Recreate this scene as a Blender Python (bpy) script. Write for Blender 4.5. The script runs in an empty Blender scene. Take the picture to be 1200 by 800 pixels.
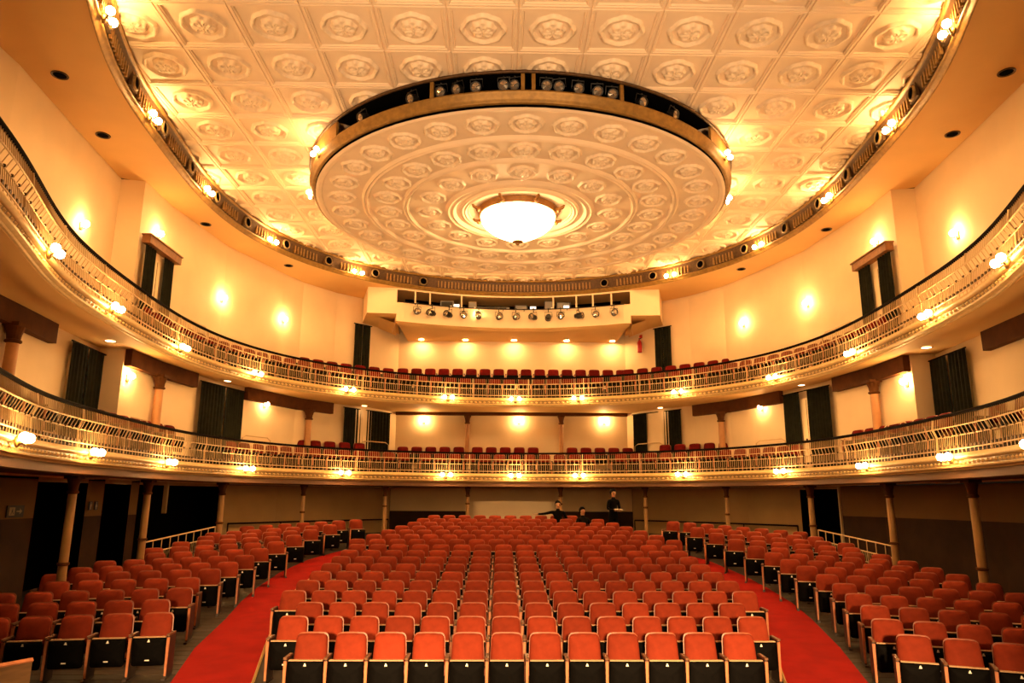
import bpy, bmesh, math, random
from math import sin, cos, pi, radians as R, degrees, atan2, hypot, sqrt
from mathutils import Vector, Matrix
random.seed(7)
S = bpy.context.scene
COL = S.collection
ZC = 2.63                      # eye height of the camera above the front of the stalls floor

# ------------------------------------------------------------------ camera
cam_d = bpy.data.cameras.new('camera')
cam_d.sensor_width = 36.0
cam_d.lens = 832.2537 / 1200 * 36.0
cam_d.clip_end = 200
cam = bpy.data.objects.new('camera', cam_d)
COL.objects.link(cam)
pitch, yaw, roll = 0.216919, 0.016545, 0.004453
fw = Vector((sin(yaw) * cos(pitch), cos(yaw) * cos(pitch), sin(pitch)))
rt = Vector((cos(yaw), -sin(yaw), 0)); up = rt.cross(fw)
rt2 = rt * cos(roll) + up * sin(roll); up2 = up * cos(roll) - rt * sin(roll)
M = Matrix((rt2, up2, -fw)).transposed().to_4x4()
M.translation = Vector((-0.478, 0, ZC))
cam.matrix_world = M
S.camera = cam

# ------------------------------------------------------------------ world, light, exposure
w = bpy.data.worlds.new('world'); S.world = w; w.use_nodes = True
w.node_tree.nodes['Background'].inputs[0].default_value = (1, .6, .3, 1)
w.node_tree.nodes['Background'].inputs[1].default_value = 0.004
S.view_settings.view_transform = 'Standard'
S.view_settings.look = 'None'
S.view_settings.gamma = 1
S.view_settings.use_curve_mapping = False
S.view_settings.exposure = 0.85
S.cycles.use_denoising = True
S.cycles.max_bounces = 8
S.cycles.diffuse_bounces = 6
S.cycles.sample_clamp_indirect = 8
GLOBE = 120.0                   # radiance of the lamp globes
BOWL = 22.0
WARM = (1.0, .60, .25)
STAGE = (1.0, .60, .26)
def spot(name, loc, target, energy, size, blend=.6, radius=.25, col=STAGE):
    l = bpy.data.lights.new(name, 'SPOT'); l.energy = energy; l.spot_size = R(size); l.spot_blend = blend
    l.shadow_soft_size = radius; l.color = col
    o = bpy.data.objects.new(name, l); COL.objects.link(o); o.location = loc
    o.rotation_euler = (Vector(target) - Vector(loc)).to_track_quat('-Z', 'Y').to_euler()
    return o
# stage lights left burning behind the camera: two low floods on the stalls; two unseen fill uplights added to brighten the ceiling disc
for x in (-2.6, 0.0, 2.6):
    spot('stage_flood_light', (x * .8, -1.5, 3.1), (x * 1.35, 9.4, -.75), 11000, 33, 1.0, .35)
for x in (-4.4, 4.4):
    spot('disc_fill_uplight', (x, -1.0, 2.0), (x * .3, 12.0, 9.6), 3000, 46, .7, .4, (1.0, .64, .34))
spot('front_of_house_light', (0, .5, 9.4), (.1, 28.3, 2.1), 5200, 7, .5, .1)

# ------------------------------------------------------------------ materials
def mat(name, base, rough=.6, metal=0.0, spec=.4, noise=0.0, scale=8.0, bump=0.0, bscale=60.0, rnd=0.0, sheen=0.0, dark=None, stretch=None):
    m = bpy.data.materials.new(name); m.use_nodes = True
    nt = m.node_tree; b = nt.nodes['Principled BSDF']
    b.inputs['Roughness'].default_value = rough; b.inputs['Metallic'].default_value = metal
    b.inputs['Specular IOR Level'].default_value = spec
    if sheen: b.inputs['Sheen Weight'].default_value = sheen; b.inputs['Sheen Roughness'].default_value = .5; b.inputs['Sheen Tint'].default_value = (*base, 1)
    b.inputs['Base Color'].default_value = (*base, 1)
    tc = None
    if noise or bump:
        tc = nt.nodes.new('ShaderNodeTexCoord')
        co = tc.outputs['Object']
        if stretch:
            mp = nt.nodes.new('ShaderNodeMapping'); mp.inputs['Scale'].default_value = stretch
            nt.links.new(co, mp.inputs[0]); co = mp.outputs[0]
    last = None
    if noise:
        n = nt.nodes.new('ShaderNodeTexNoise'); n.inputs['Scale'].default_value = scale; n.inputs['Detail'].default_value = 5
        nt.links.new(co, n.inputs['Vector'])
        mx = nt.nodes.new('ShaderNodeMix'); mx.data_type = 'RGBA'
        d = dark or tuple(c * (1 - noise) for c in base)
        mx.inputs[6].default_value = (*d, 1); mx.inputs[7].default_value = (*base, 1)
        rp = nt.nodes.new('ShaderNodeMapRange'); rp.inputs[1].default_value = .35; rp.inputs[2].default_value = .65
        nt.links.new(n.outputs['Fac'], rp.inputs[0]); nt.links.new(rp.outputs[0], mx.inputs[0])
        last = mx.outputs[2]
    if rnd:
        oi = nt.nodes.new('ShaderNodeObjectInfo')
        hs = nt.nodes.new('ShaderNodeHueSaturation')
        mr = nt.nodes.new('ShaderNodeMapRange'); mr.inputs[3].default_value = 1 - rnd; mr.inputs[4].default_value = 1 + rnd
        nt.links.new(oi.outputs['Random'], mr.inputs[0]); nt.links.new(mr.outputs[0], hs.inputs['Value'])
        if last: nt.links.new(last, hs.inputs['Color'])
        else: hs.inputs['Color'].default_value = (*base, 1)
        last = hs.outputs[0]
    if last: nt.links.new(last, b.inputs['Base Color'])
    if bump:
        n2 = nt.nodes.new('ShaderNodeTexNoise'); n2.inputs['Scale'].default_value = bscale; n2.inputs['Detail'].default_value = 3
        nt.links.new(co, n2.inputs['Vector'])
        bp = nt.nodes.new('ShaderNodeBump'); bp.inputs['Strength'].default_value = bump; bp.inputs['Distance'].default_value = .02
        nt.links.new(n2.outputs['Fac'], bp.inputs['Height']); nt.links.new(bp.outputs[0], b.inputs['Normal'])
    return m
def emit(name, col, strength):
    m = bpy.data.materials.new(name); m.use_nodes = True; nt = m.node_tree
    b = nt.nodes['Principled BSDF']; b.inputs['Base Color'].default_value = (.8, .7, .5, 1)
    b.inputs['Emission Color'].default_value = (*col, 1); b.inputs['Emission Strength'].default_value = strength
    return m
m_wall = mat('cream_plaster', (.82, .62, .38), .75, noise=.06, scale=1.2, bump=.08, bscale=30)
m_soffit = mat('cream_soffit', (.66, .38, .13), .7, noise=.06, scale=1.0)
m_tile = mat('ceiling_plaster', (.80, .62, .43), .6, noise=.05, scale=3)
m_rose = mat('rosette_plaster', (.84, .66, .46), .55, noise=.12, scale=14)
m_rib = mat('rib_plaster', (.85, .71, .53), .5)
m_gold = mat('gilded_moulding', (.31, .165, .036), .45, .35, noise=.3, scale=9)
m_lip = mat('cream_gilt_moulding', (.72, .49, .20), .5, .1, noise=.15, scale=12)
m_orn = mat('ornament_bronze', (.34, .22, .09), .55, .2, noise=.4, scale=25)
m_bronze = mat('dark_bronze', (.10, .048, .016), .5, .25, noise=.4, scale=14)
m_lattice = mat('frieze_slat', (.34, .19, .06), .5, .2, noise=.3, scale=20)
m_black = mat('black_recess', (.0015, .0012, .001), .9, spec=.02)
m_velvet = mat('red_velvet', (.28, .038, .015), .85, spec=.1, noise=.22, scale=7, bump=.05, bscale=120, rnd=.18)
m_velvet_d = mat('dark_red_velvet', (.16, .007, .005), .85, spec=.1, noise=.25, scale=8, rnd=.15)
m_shell = mat('seat_back_wood', (.40, .10, .04), .4, noise=.3, scale=12)
m_under = mat('black_seat_underside', (.0025, .0018, .0014), .7, spec=.06, noise=.4, scale=20)
m_trim = mat('pale_seat_edge', (.55, .33, .18), .4)
m_plate = mat('white_enamel_plate', (.9, .85, .75), .35)
m_stand = mat('dark_seat_standard', (.03, .017, .012), .45)
m_edge = mat('standard_front_wood', (.55, .19, .08), .45, noise=.3, scale=10)
m_arm = mat('armrest_wood', (.20, .09, .045), .4, noise=.3, scale=20)
m_carpet = mat('red_carpet', (.33, .009, .005), .95, spec=.1, noise=.22, scale=2.5, bump=.3, bscale=250)
m_strip = mat('yellow_carpet_edge', (.50, .30, .10), .5)
m_board = mat('worn_floor_board', (.034, .018, .009), .65, noise=.55, scale=3, stretch=(1, 8, 8), rnd=.3)
m_floor = mat('floor_base', (.03, .016, .008), .8, noise=.4, scale=2)
m_curtain = mat('green_black_curtain', (.016, .016, .008), .9, spec=.1, noise=.4, scale=6)
m_blackcurt = mat('black_drape', (.008, .006, .005), .9)
m_rail = mat('dark_handrail', (.006, .003, .002), .8, spec=.03)
m_bal = mat('cream_metal', (.62, .43, .22), .5, .15)
m_dado = mat('brown_dado', (.045, .018, .006), .7, spec=.2, noise=.3, scale=2.5)
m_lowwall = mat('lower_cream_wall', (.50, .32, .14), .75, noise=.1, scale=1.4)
m_lowsof = mat('shade_darkened_soffit', (.14, .06, .022), .7, noise=.1, scale=1.0)  # shade under the lower balcony is put into this soffit colour
m_sidewall = mat('shade_darkened_side_wall', (.20, .105, .035), .8, spec=.2, noise=.1, scale=1.4)  # cream wall colour darkened to stand for under-balcony shade
m_beam = mat('brown_beam', (.10, .034, .009), .75, spec=.08, noise=.25, scale=4)
m_col = mat('column_paint', (.50, .23, .085), .45, noise=.15, scale=5)
m_colp = mat('pale_column_paint', (.36, .19, .07), .45, noise=.15, scale=5)
m_pelmet = mat('pelmet_wood', (.28, .11, .03), .5, noise=.3, scale=10)
m_door = mat('cream_door', (.82, .64, .40), .5)
m_red = mat('extinguisher_red', (.45, .015, .01), .35)
m_steel = mat('lantern_black', (.02, .017, .015), .4, .4)
m_lens = mat('lantern_lens', (.45, .38, .30), .12, .8)
m_grey = mat('equipment_grey', (.22, .20, .18), .5)
m_paper = mat('pale_paper', (.8, .68, .5), .7)
m_skin = mat('skin', (.40, .21, .12), .55)
m_hair = mat('dark_hair', (.004, .003, .002), .8, spec=.1)
m_cloth = mat('dark_clothing', (.004, .0035, .003), .95, spec=.05)
m_cloth2 = mat('charcoal_clothing', (.006, .005, .004), .95, spec=.05)
m_panel = mat('stained_panel', (.12, .06, .024), .5, noise=.35, scale=4, stretch=(1, 1, 6))
m_sign_d = mat('sign_dark', (.02, .022, .02), .5)
m_sign_l = mat('sign_pale', (.30, .22, .12), .5)
m_globe = emit('lamp_globe', (1.0, .58, .21), GLOBE)
m_bulb = emit('sconce_glass', (1.0, .60, .22), 165)
m_rimgold = mat('chandelier_gilding', (.30, .13, .03), .5, .3, noise=.2, scale=12)
m_bowl = emit('chandelier_alabaster', (1.0, .64, .28), BOWL)
m_dl = emit('downlight_lens', (1.0, .60, .22), 160)
m_dl2 = emit('small_downlight_lens', (1.0, .66, .32), 9)
m_glow = emit('lit_screen', (.9, .8, .65), 1.2)

# ------------------------------------------------------------------ mesh helpers
class MB:
    """collects geometry for ONE mesh object"""
    def __init__(s): s.v = []; s.f = []; s.m = []; s.mats = []
    def mi(s, m):
        if m not in s.mats: s.mats.append(m)
        return s.mats.index(m)
    def add(s, vs, fs, m):
        o = len(s.v); k = s.mi(m); s.v += [tuple(x) for x in vs]
        for f in fs: s.f.append(tuple(i + o for i in f)); s.m.append(k)
    def box(s, c, d, m, rz=0.0, rx=0.0):
        X, Y, Z = d[0] / 2, d[1] / 2, d[2] / 2
        mt = Matrix.Translation(c) @ Matrix.Rotation(rz, 4, 'Z') @ Matrix.Rotation(rx, 4, 'X')
        vs = [mt @ Vector((x, y, z)) for x in (-X, X) for y in (-Y, Y) for z in (-Z, Z)]
        s.add(vs, [(0, 1, 3, 2), (4, 6, 7, 5), (0, 4, 5, 1), (2, 3, 7, 6), (0, 2, 6, 4), (1, 5, 7, 3)], m)
    def tube(s, pts, r, m, n=6, closed=False, cap=True):
        pts = [Vector(p) for p in pts]; k = len(pts); rings = []
        rr = r if isinstance(r, (list, tuple)) else [r] * k
        for i, p in enumerate(pts):
            a = pts[(i - 1) % k] if (i or closed) else p; b = pts[(i + 1) % k] if (i < k - 1 or closed) else p
            t = (b - a).normalized() if (b - a).length > 1e-9 else Vector((0, 0, 1))
            u = t.cross(Vector((0, 0, 1)) if abs(t.z) < .9 else Vector((1, 0, 0))).normalized(); v = t.cross(u)
            rings.append([p + (u * cos(2 * pi * j / n) + v * sin(2 * pi * j / n)) * rr[i] for j in range(n)])
        vs = [q for rg in rings for q in rg]; fs = []
        for i in range(k if closed else k - 1):
            for j in range(n):
                fs.append((i * n + j, i * n + (j + 1) % n, ((i + 1) % k) * n + (j + 1) % n, ((i + 1) % k) * n + j))
        if cap and not closed: fs += [tuple(range(n)), tuple((k - 1) * n + j for j in reversed(range(n)))]
        s.add(vs, fs, m)
    def lathe(s, prof, m, n=24, c=(0, 0, 0), a0=0.0, a1=2 * pi):
        full = abs(a1 - a0 - 2 * pi) < 1e-6; cols = n if full else n + 1; k = len(prof); vs = []
        for i in range(cols):
            a = a0 + (a1 - a0) * i / n
            vs += [(c[0] + r * cos(a), c[1] + r * sin(a), c[2] + z) for r, z in prof]
        fs = []
        for i in range(n):
            j = (i + 1) % cols
            for q in range(k - 1): fs.append((i * k + q, j * k + q, j * k + q + 1, i * k + q + 1))
        s.add(vs, fs, m)
    def sphere(s, c, r, m, n=10, sq=1.0):
        s.lathe([(r * sin(pi * i / 6), -r * sq * cos(pi * i / 6)) for i in range(7)], m, n, c)
    def build(s, name, parent=None, smooth=False, loc=None, **pr):
        me = bpy.data.meshes.new(name); me.from_pydata(s.v, [], s.f); me.update()
        for m in s.mats: me.materials.append(m)
        me.polygons.foreach_set('material_index', s.m)
        if smooth: me.polygons.foreach_set('use_smooth', [True] * len(s.f))
        o = bpy.data.objects.new(name, me); COL.objects.link(o)
        if parent: o.parent = parent
        if loc is not None: o.location = loc
        for k, v in pr.items(): o[k] = v
        return o
def empty(name, loc=(0, 0, 0), rz=0.0, label=None, cat=None, group=None):
    o = bpy.data.objects.new(name, None); COL.objects.link(o); o.location = loc; o.rotation_euler = (0, 0, rz)
    o.empty_display_size = .1
    if label: o['label'] = label
    if cat: o['category'] = cat
    if group: o['group'] = group
    return o
def link_copy(src, parent=None):
    c = src.copy(); COL.objects.link(c)
    if parent: c.parent = parent
    return c
def copy_tree(src, parent=None):
    c = link_copy(src, parent)
    for ch in KIDS.get(src.name, []): copy_tree(ch, c)
    return c
KIDS = {}
def note(root):
    for o in [root] + list(root.children_recursive): KIDS[o.name] = list(o.children)
def smooth_by_angle(o, a=40):
    me = o.data; bm = bmesh.new(); bm.from_mesh(me)
    for f in bm.faces: f.smooth = True
    for e in bm.edges:
        if len(e.link_faces) == 2 and e.calc_face_angle(0) > R(a): e.smooth = False
    bm.to_mesh(me); bm.free()

ORD = ['', 'first', 'second', 'third', 'fourth', 'fifth', 'sixth', 'seventh', 'eighth', 'ninth', 'tenth', 'eleventh', 'twelfth', 'thirteenth',
       'fourteenth', 'fifteenth', 'sixteenth', 'seventeenth', 'eighteenth', 'nineteenth', 'twentieth']
for _t in ('twenty', 'thirty', 'forty'):
    if _t != 'twenty': ORD.append({'thirty': 'thirtieth', 'forty': 'fortieth'}[_t])
    ORD += ['%s-%s' % (_t, x) for x in ORD[1:10]]

# ------------------------------------------------------------------ plan of the house
A = [9.9462, -0.1889, 2.6197, -0.9462, 0.5353, -0.3927, 0.1417, -0.0289]
YC = 14.0
def rad(t, off): return sum(a * cos(k * t) for k, a in enumerate(A)) + off
def C(t, off=0.0):
    r = rad(t, off); return r * sin(t), YC + r * cos(t)
def P3(t, off, h): x, y = C(t, off); return (x, y, h + ZC)
def normal_in(t, off):
    x0, y0 = C(t - .01, off); x1, y1 = C(t + .01, off); dx, dy = x1 - x0, y1 - y0; l = hypot(dx, dy)
    return dy / l, -dx / l                                  # points into the house
def arc_ts(off, step, t0, t1, start=0.0):
    """parameters spaced by arc length between t0 and t1"""
    n = 4000; out = []; acc = -start; px, py = C(t0, off)
    if start <= 0: out.append(t0)
    for i in range(1, n + 1):
        t = t0 + (t1 - t0) * i / n; x, y = C(t, off); acc += hypot(x - px, y - py); px, py = x, y
        while acc >= step * (len(out) if start <= 0 else len(out)): 
            out.append(t)
            if len(out) > 3000: return out
    return out
TE = R(150)
def sweep(mb, prof, m, t0=-TE, t1=TE, n=160):
    k = len(prof); vs = []; fs = []
    for i in range(n + 1):
        t = t0 + (t1 - t0) * i / n
        vs += [P3(t, o, h) for o, h in prof]
    for i in range(n):
        for q in range(k - 1): fs.append((i * k + q, i * k + q + 1, (i + 1) * k + q + 1, (i + 1) * k + q))
    mb.add(vs, fs, m)
def ribbon(mb, inner, outer, h, m):
    """flat strip between two equally long plan polylines"""
    n = len(inner); vs = [(*p, h + ZC) for p in inner] + [(*p, h + ZC) for p in outer]
    mb.add(vs, [(i, i + 1, n + i + 1, n + i) for i in range(n - 1)], m)
def wallstrip(mb, pts, h0, h1, m):
    n = len(pts); vs = [(*p, h0 + ZC) for p in pts] + [(*p, h1 + ZC) for p in pts]
    mb.add(vs, [(i, i + 1, n + i + 1, n + i) for i in range(n - 1)], m)
FA = (7.3247e-4, 7.05498e-2, -1.77598)
def htop(y):
    d = max(-2.0, min(16.5, y - 10)); return FA[0] * d * d + FA[1] * d + FA[2]
def floor_z(y): return htop(y) - .87 + ZC

WL = [(-9.0, -6.0), (-9.05, 11.4), (-9.35, 13.6), (-9.65, 16.05), (-9.12, 16.15), (-9.15, 17.7), (-8.82, 20.7), (-7.9, 23.4), (-7.5, 24.4), (-6.6, 25.7), (-5.6, 26.6), (-4.6, 28.3)]
# round the long side stretches a little
def subdiv(pts, n=4):
    out = []
    for a, b in zip(pts, pts[1:]):
        for i in range(n): out.append((a[0] + (b[0] - a[0]) * i / n, a[1] + (b[1] - a[1]) * i / n))
    return out + [pts[-1]]
WR = [(-x, y) for x, y in WL][::-1]
GL = [(-10.4, -6.0), (-10.4, 15.75), (-10.33, 16.5), (-10.2, 17.3), (-10.13, 17.9), (-9.99, 18.9), (-9.9, 19.5), (-9.0, 22.3), (-7.9, 24.4), (-6.4, 26.2), (-4.7, 28.2)]
GR = [(-x, y) for x, y in GL][::-1]

def wall_frame(pl, x, y):
    """direction along and inward normal of the wall segment closest to a point"""
    best = None
    for a, b in zip(pl, pl[1:]):
        dx, dy = b[0] - a[0], b[1] - a[1]; l2 = dx * dx + dy * dy
        if l2 < 1e-9: continue
        s = max(0, min(1, ((x - a[0]) * dx + (y - a[1]) * dy) / l2)); qx, qy = a[0] + s * dx, a[1] + s * dy
        d = hypot(x - qx, y - qy)
        if best is None or d < best[0]: best = (d, qx, qy, dx / sqrt(l2), dy / sqrt(l2))
    d, qx, qy, ux, uy = best
    nx, ny = uy, -ux
    if (0 - qx) * nx + (14 - qy) * ny < 0: nx, ny = -nx, -ny
    return qx, qy, ux, uy, nx, ny
W_ALL = WL + WR
G_ALL = GL + GR

# ------------------------------------------------------------------ structure: floor, walls, soffits
mb = MB()
ys = [-4, 4, 8] + [10 + .5 * i for i in range(38)]
vs = []; fs = []
for y in ys: vs += [(-12, y, floor_z(y)), (12, y, floor_z(y))]
for i in range(len(ys) - 1): fs.append((2 * i, 2 * i + 1, 2 * i + 3, 2 * i + 2))
mb.add(vs, fs, m_floor)
floor = mb.build('floor', kind='structure')

mb = MB(); ribbon(mb, [(-9.9, 1), (-9.9, 30)], [(9.9, 1), (9.9, 30)], 8.06, m_tile)
ceiling = mb.build('ceiling', kind='structure')

def one_wall(name, pts, h0, h1, m): 
    b = MB(); wallstrip(b, pts, h0, h1, m); return b.build(name, kind='structure')
one_wall('wall_left', WL, .36, 7.47, m_wall)
one_wall('wall_right', WR, .36, 7.47, m_wall)
one_wall('wall_back', [(-4.6, 28.3), (4.6, 28.3)], .36, 7.47, m_wall)
# stalls level: cream above a brown dado, the side cream darkened to carry balcony shade
def dado_wall(name, segs):
    b = MB()
    for pts, kind in segs:
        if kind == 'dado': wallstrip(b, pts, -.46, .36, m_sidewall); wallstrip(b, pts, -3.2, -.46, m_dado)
        elif kind == 'cream': wallstrip(b, pts, -3.2, .36, m_lowwall)
    return b.build(name, kind='structure')
gl = GL
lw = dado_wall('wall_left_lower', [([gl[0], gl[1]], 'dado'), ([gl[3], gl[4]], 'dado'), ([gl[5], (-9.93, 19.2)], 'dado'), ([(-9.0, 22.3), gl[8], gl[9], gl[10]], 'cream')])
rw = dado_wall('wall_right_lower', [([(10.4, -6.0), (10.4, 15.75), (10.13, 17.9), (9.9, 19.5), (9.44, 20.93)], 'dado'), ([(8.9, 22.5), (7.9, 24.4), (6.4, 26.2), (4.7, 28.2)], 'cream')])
bw = MB()
for x0, x1, k in ((-4.7, -1.7, 'd'), (-1.7, 1.95, 'c'), (1.95, 4.7, 'd')):
    if k == 'd': wallstrip(bw, [(x0, 28.25), (x1, 28.25)], -.5, .36, m_wall); wallstrip(bw, [(x0, 28.25), (x1, 28.25)], -3.2, -.5, m_dado)
    else: wallstrip(bw, [(x0, 28.25), (x1, 28.25)], -3.2, .36, m_wall)
bw.build('wall_back_lower', kind='structure')
# dark door recesses on the stalls level
def recess(name, pts, depth, h1=.30):
    b = MB(); q = []
    for x, y in pts:
        d = hypot(x, y - 14); q.append((x + x / d * depth, y + (y - 14) / d * depth))
    wallstrip(b, q, -3.2, .5, m_black); wallstrip(b, [pts[0], q[0]], -3.2, .5, m_black); wallstrip(b, [pts[-1], q[-1]], -3.2, .5, m_black)  # black faces stand in for the darkness of unlit corridors
    wallstrip(b, pts, h1, .5, m_lowwall)
    return b.build(name, kind='structure')
d1 = recess('door_1', [gl[1], gl[2], gl[3]], 1.0)
d2 = recess('door_2', [gl[4], gl[5]], 1.0)
d3 = recess('door_3', [(-9.93, 19.2), (-9.9, 19.5), (-9.0, 22.3)], 1.0)
d4 = recess('door_4', [(9.44, 20.93), (8.9, 22.5)], 1.0)
for d, (x, y) in ((d4, (9.42, 20.99)),):
    b = MB(); b.box((x, y, .35 + ZC - 1.5), (.06, .06, 3.0), m_door); b.build('door_frame', d)
b = MB(); b.box((-9.72, 20.3, ZC + .0), (.10, .30, .9), m_lowwall, rz=.32); b.build('door_post', d3)

# floors of the two circles and their soffits
def deck(name, off, h, outer_pts, m, thick=None):
    n = 160; inner = []; outer = []
    from bisect import bisect
    L = [0]
    for a, b_ in zip(outer_pts, outer_pts[1:]): L.append(L[-1] + hypot(b_[0] - a[0], b_[1] - a[1]))
    # pair by angle about the plan centre
    for i in range(n + 1):
        t = -TE + 2 * TE * i / n; inner.append(C(t, off))
        outer.append(ray_to(outer_pts, t))
    b = MB(); ribbon(b, inner, outer, h, m)
    return b.build(name, kind='structure')
def ray_to(pl, t):
    dx, dy = sin(t), cos(t); best = None
    for a, b_ in zip(pl, pl[1:]):
        ex, ey = b_[0] - a[0], b_[1] - a[1]; det = -dx * ey + dy * ex
        if abs(det) < 1e-9: continue
        rx, ry = a[0], a[1] - YC
        s = (-rx * ey + ry * ex) / det; u = (dx * ry - dy * rx) / det
        if s > 0 and -1e-6 <= u <= 1 + 1e-6 and (best is None or s > best): best = s
    best = (best or 12) + .12
    return dx * best, YC + dy * best
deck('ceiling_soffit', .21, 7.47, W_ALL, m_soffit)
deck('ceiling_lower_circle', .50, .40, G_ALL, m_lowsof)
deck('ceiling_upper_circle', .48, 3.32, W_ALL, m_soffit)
deck('floor_lower_circle', .50, .715, G_ALL, m_floor)
deck('floor_upper_circle', .48, 3.575, W_ALL, m_floor)

# ------------------------------------------------------------------ coffered ceiling: every tile a part with its rosette
TS, GX, GY = 1.2188, -.215, 10.397
DC = (0.0, 17.42)                       # centre of the round ceiling disc
def tile_mesh():
    h = TS / 2; b = MB()
    prof = [(h, .022), (h - .008, .022), (h - .016, .0), (h - .055, .0), (h - .068, .018), (h - .074, .016), (h - .088, .016), (h - .10, .05)]
    vs = []
    for a, z in prof: vs += [(-a, -a, z), (a, -a, z), (a, a, z), (-a, a, z)]
    fs = []
    for i in range(len(prof) - 1):
        for j in range(4): fs.append((i * 4 + j, i * 4 + (j + 1) % 4, i * 4 + 4 + (j + 1) % 4, i * 4 + 4 + j))
    k = (len(prof) - 1) * 4; fs.append((k, k + 1, k + 2, k + 3))
    b.add(vs, fs, m_tile); return b
def rosette_builder(m):
    b = MB(); NT = 64; vs = []; fs = []
    def st(x): x = max(0.0, min(1.0, x)); return x * x * (3 - 2 * x)
    def hgt(r, t):
        sc = .012 * cos(8 * t) + .006 * cos(4 * t)
        Ri, Ro = .285 + sc * .5, .365 + sc
        z = .062 * st((r - Ri) / .022) * st((Ro - r) / .028)
        Rf = .205 + .012 * cos(8 * t + .4)
        z += .052 * st((Rf - r) / .022)
        for k in range(4):
            a = pi / 4 + k * pi / 2; d = hypot(r * cos(t) - .105 * cos(a), r * sin(t) - .105 * sin(a))
            z += .030 * max(0, 1 - ((d - .055) / .022) ** 2) + .02 * max(0, 1 - (d / .024) ** 2)
        z += .03 * max(0, 1 - (r / .035) ** 2)
        return -z
    rs = [0, .02, .04, .06, .08, .10, .12, .14, .16, .175, .19, .205, .22, .25, .27, .285, .30, .32, .335, .35, .365, .38, .40]
    NR = len(rs)
    for r in rs:
        for j in range(NT):
            t = 2 * pi * j / NT; vs.append((r * cos(t), r * sin(t), hgt(r, t) if r < .39 else .0))
    for i in range(NR - 1):
        for j in range(NT): fs.append((i * NT + j, i * NT + (j + 1) % NT, (i + 1) * NT + (j + 1) % NT, (i + 1) * NT + j))
    b.add(vs, fs, m); return b
tile0 = tile_mesh().build('ceiling_tile', ceiling)
rose0 = rosette_builder(m_rose).build('rosette', tile0, smooth=True)
first = True
for j in range(-2, 14):
    for i in range(-8, 8):
        cx, cy = GX + (i + .5) * TS, GY + (j + .5) * TS
        t = atan2(cx, cy - YC)
        if hypot(cx, cy - YC) > rad(t, .95): continue
        if hypot(cx - DC[0], cy - DC[1]) < 4.3: continue
        if first: tl, rs_ = tile0, rose0; first = False
        else:
            tl = link_copy(tile0, ceiling); rs_ = link_copy(rose0, tl)
        tl.location = (cx, cy, 8.0 + ZC); rs_.location = (0, 0, .052); rs_.scale = (1.1, 1.1, 1.1)

# ------------------------------------------------------------------ ring round the ceiling
ring = empty('ceiling_ring', (0, 0, 0), label='curved bronze and gilt frieze framing the coffered ceiling, with round vents', cat='frieze')
b = MB(); sweep(b, [(.0, 8.02), (.0, 7.95), (.03, 7.93), (.04, 7.91), (.145, 7.60), (.14, 7.585)], m_bronze); b.build('frieze_band', ring)
b = MB(); sweep(b, [(.14, 7.60), (.11, 7.59), (.105, 7.57), (.13, 7.55), (.16, 7.545), (.17, 7.51), (.185, 7.50), (.195, 7.47), (.215, 7.458), (.228, 7.46), (.235, 7.475)], m_gold); b.build('lower_moulding', ring, smooth=True)
b = MB(); sweep(b, [(-.02, 8.02), (-.05, 7.98), (-.03, 7.95), (.01, 7.94)], m_gold); b.build('upper_bead', ring, smooth=True)
HOLES = [16.8, 26.0, 35.5, 45.0, 55.2, 65.5, 76.5, 89.3, 102.2, 116.2]
hole_ts = sorted([R(x) for x in HOLES] + [-R(x) for x in HOLES])
b = MB()
for t in arc_ts(.05, .13, -R(148), R(148)):
    if any(abs(t - q) * 8 < .32 for q in hole_ts): continue
    x, y, z = P3(t, .082, 7.755); nx, ny = normal_in(t, .05)
    b.box((x, y, z), (.05, .05, .28), m_lattice, rz=atan2(ny, nx) + pi / 2)
b.build('lattice', ring, kind='stuff')
v0 = None
for t in hole_ts:
    x, y, z = P3(t, .075, 7.755); nx, ny = normal_in(t, .05); ang = atan2(ny, nx)
    if v0 is None:
        q = MB()
        q.box((.0, 0, 0), (.07, .34, .30), m_bronze)
        q.lathe([(.155, -.0), (.15, .03), (.13, .045), (.115, .03)], m_orn, 20)
        for i in range(len(q.v) - 20 * 4, len(q.v)):
            vx, vy, vz = q.v[i]; q.v[i] = (.035 + vz, vx, vy)
        vent = q.build('vent', ring)
        q = MB(); vs = [(.045, .118 * cos(2 * pi * k / 20), .118 * sin(2 * pi * k / 20)) for k in range(20)]
        q.add(vs, [tuple(range(20))], m_black); gr = q.build('vent_opening', vent)
        v0 = (vent, gr)
    else:
        vent = link_copy(v0[0], ring); gr = link_copy(v0[1], vent)
    vent.location = (x, y, z); vent.rotation_euler = (0, 0, ang)

# ------------------------------------------------------------------ the round ceiling disc with its rosettes
disc = empty('ceiling_disc', (DC[0], DC[1], 7.30 + ZC), label='large round plaster ceiling disc with rings of rosettes around the chandelier', cat='ceiling disc')
b = MB()
def bead(r, wd, hh): return [(r - wd, 0), (r - wd * .8, -hh * .35), (r - wd * .45, -hh), (r, -hh * .55), (r + wd * .45, -hh), (r + wd * .8, -hh * .35), (r + wd, 0)]
prof = [(0.02, .03), (1.32, .03), (1.34, -.01)] + bead(1.46, .09, .05) + bead(1.80, .14, .075) + bead(2.96, .09, .06) + bead(3.96, .10, .065) + [(5.0, 0), (5.02, -.035), (5.10, -.045), (5.16, -.02)]
b.lathe(prof, m_tile, 96); smooth_by_angle(b.build('disc_face', disc, smooth=True), 25)
SLOT = R(50)
b = MB()
b.lathe([(5.16, -.02), (5.16, .03), (5.20, .04)], m_black, 128); b.build('shadow_gap', disc)
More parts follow.
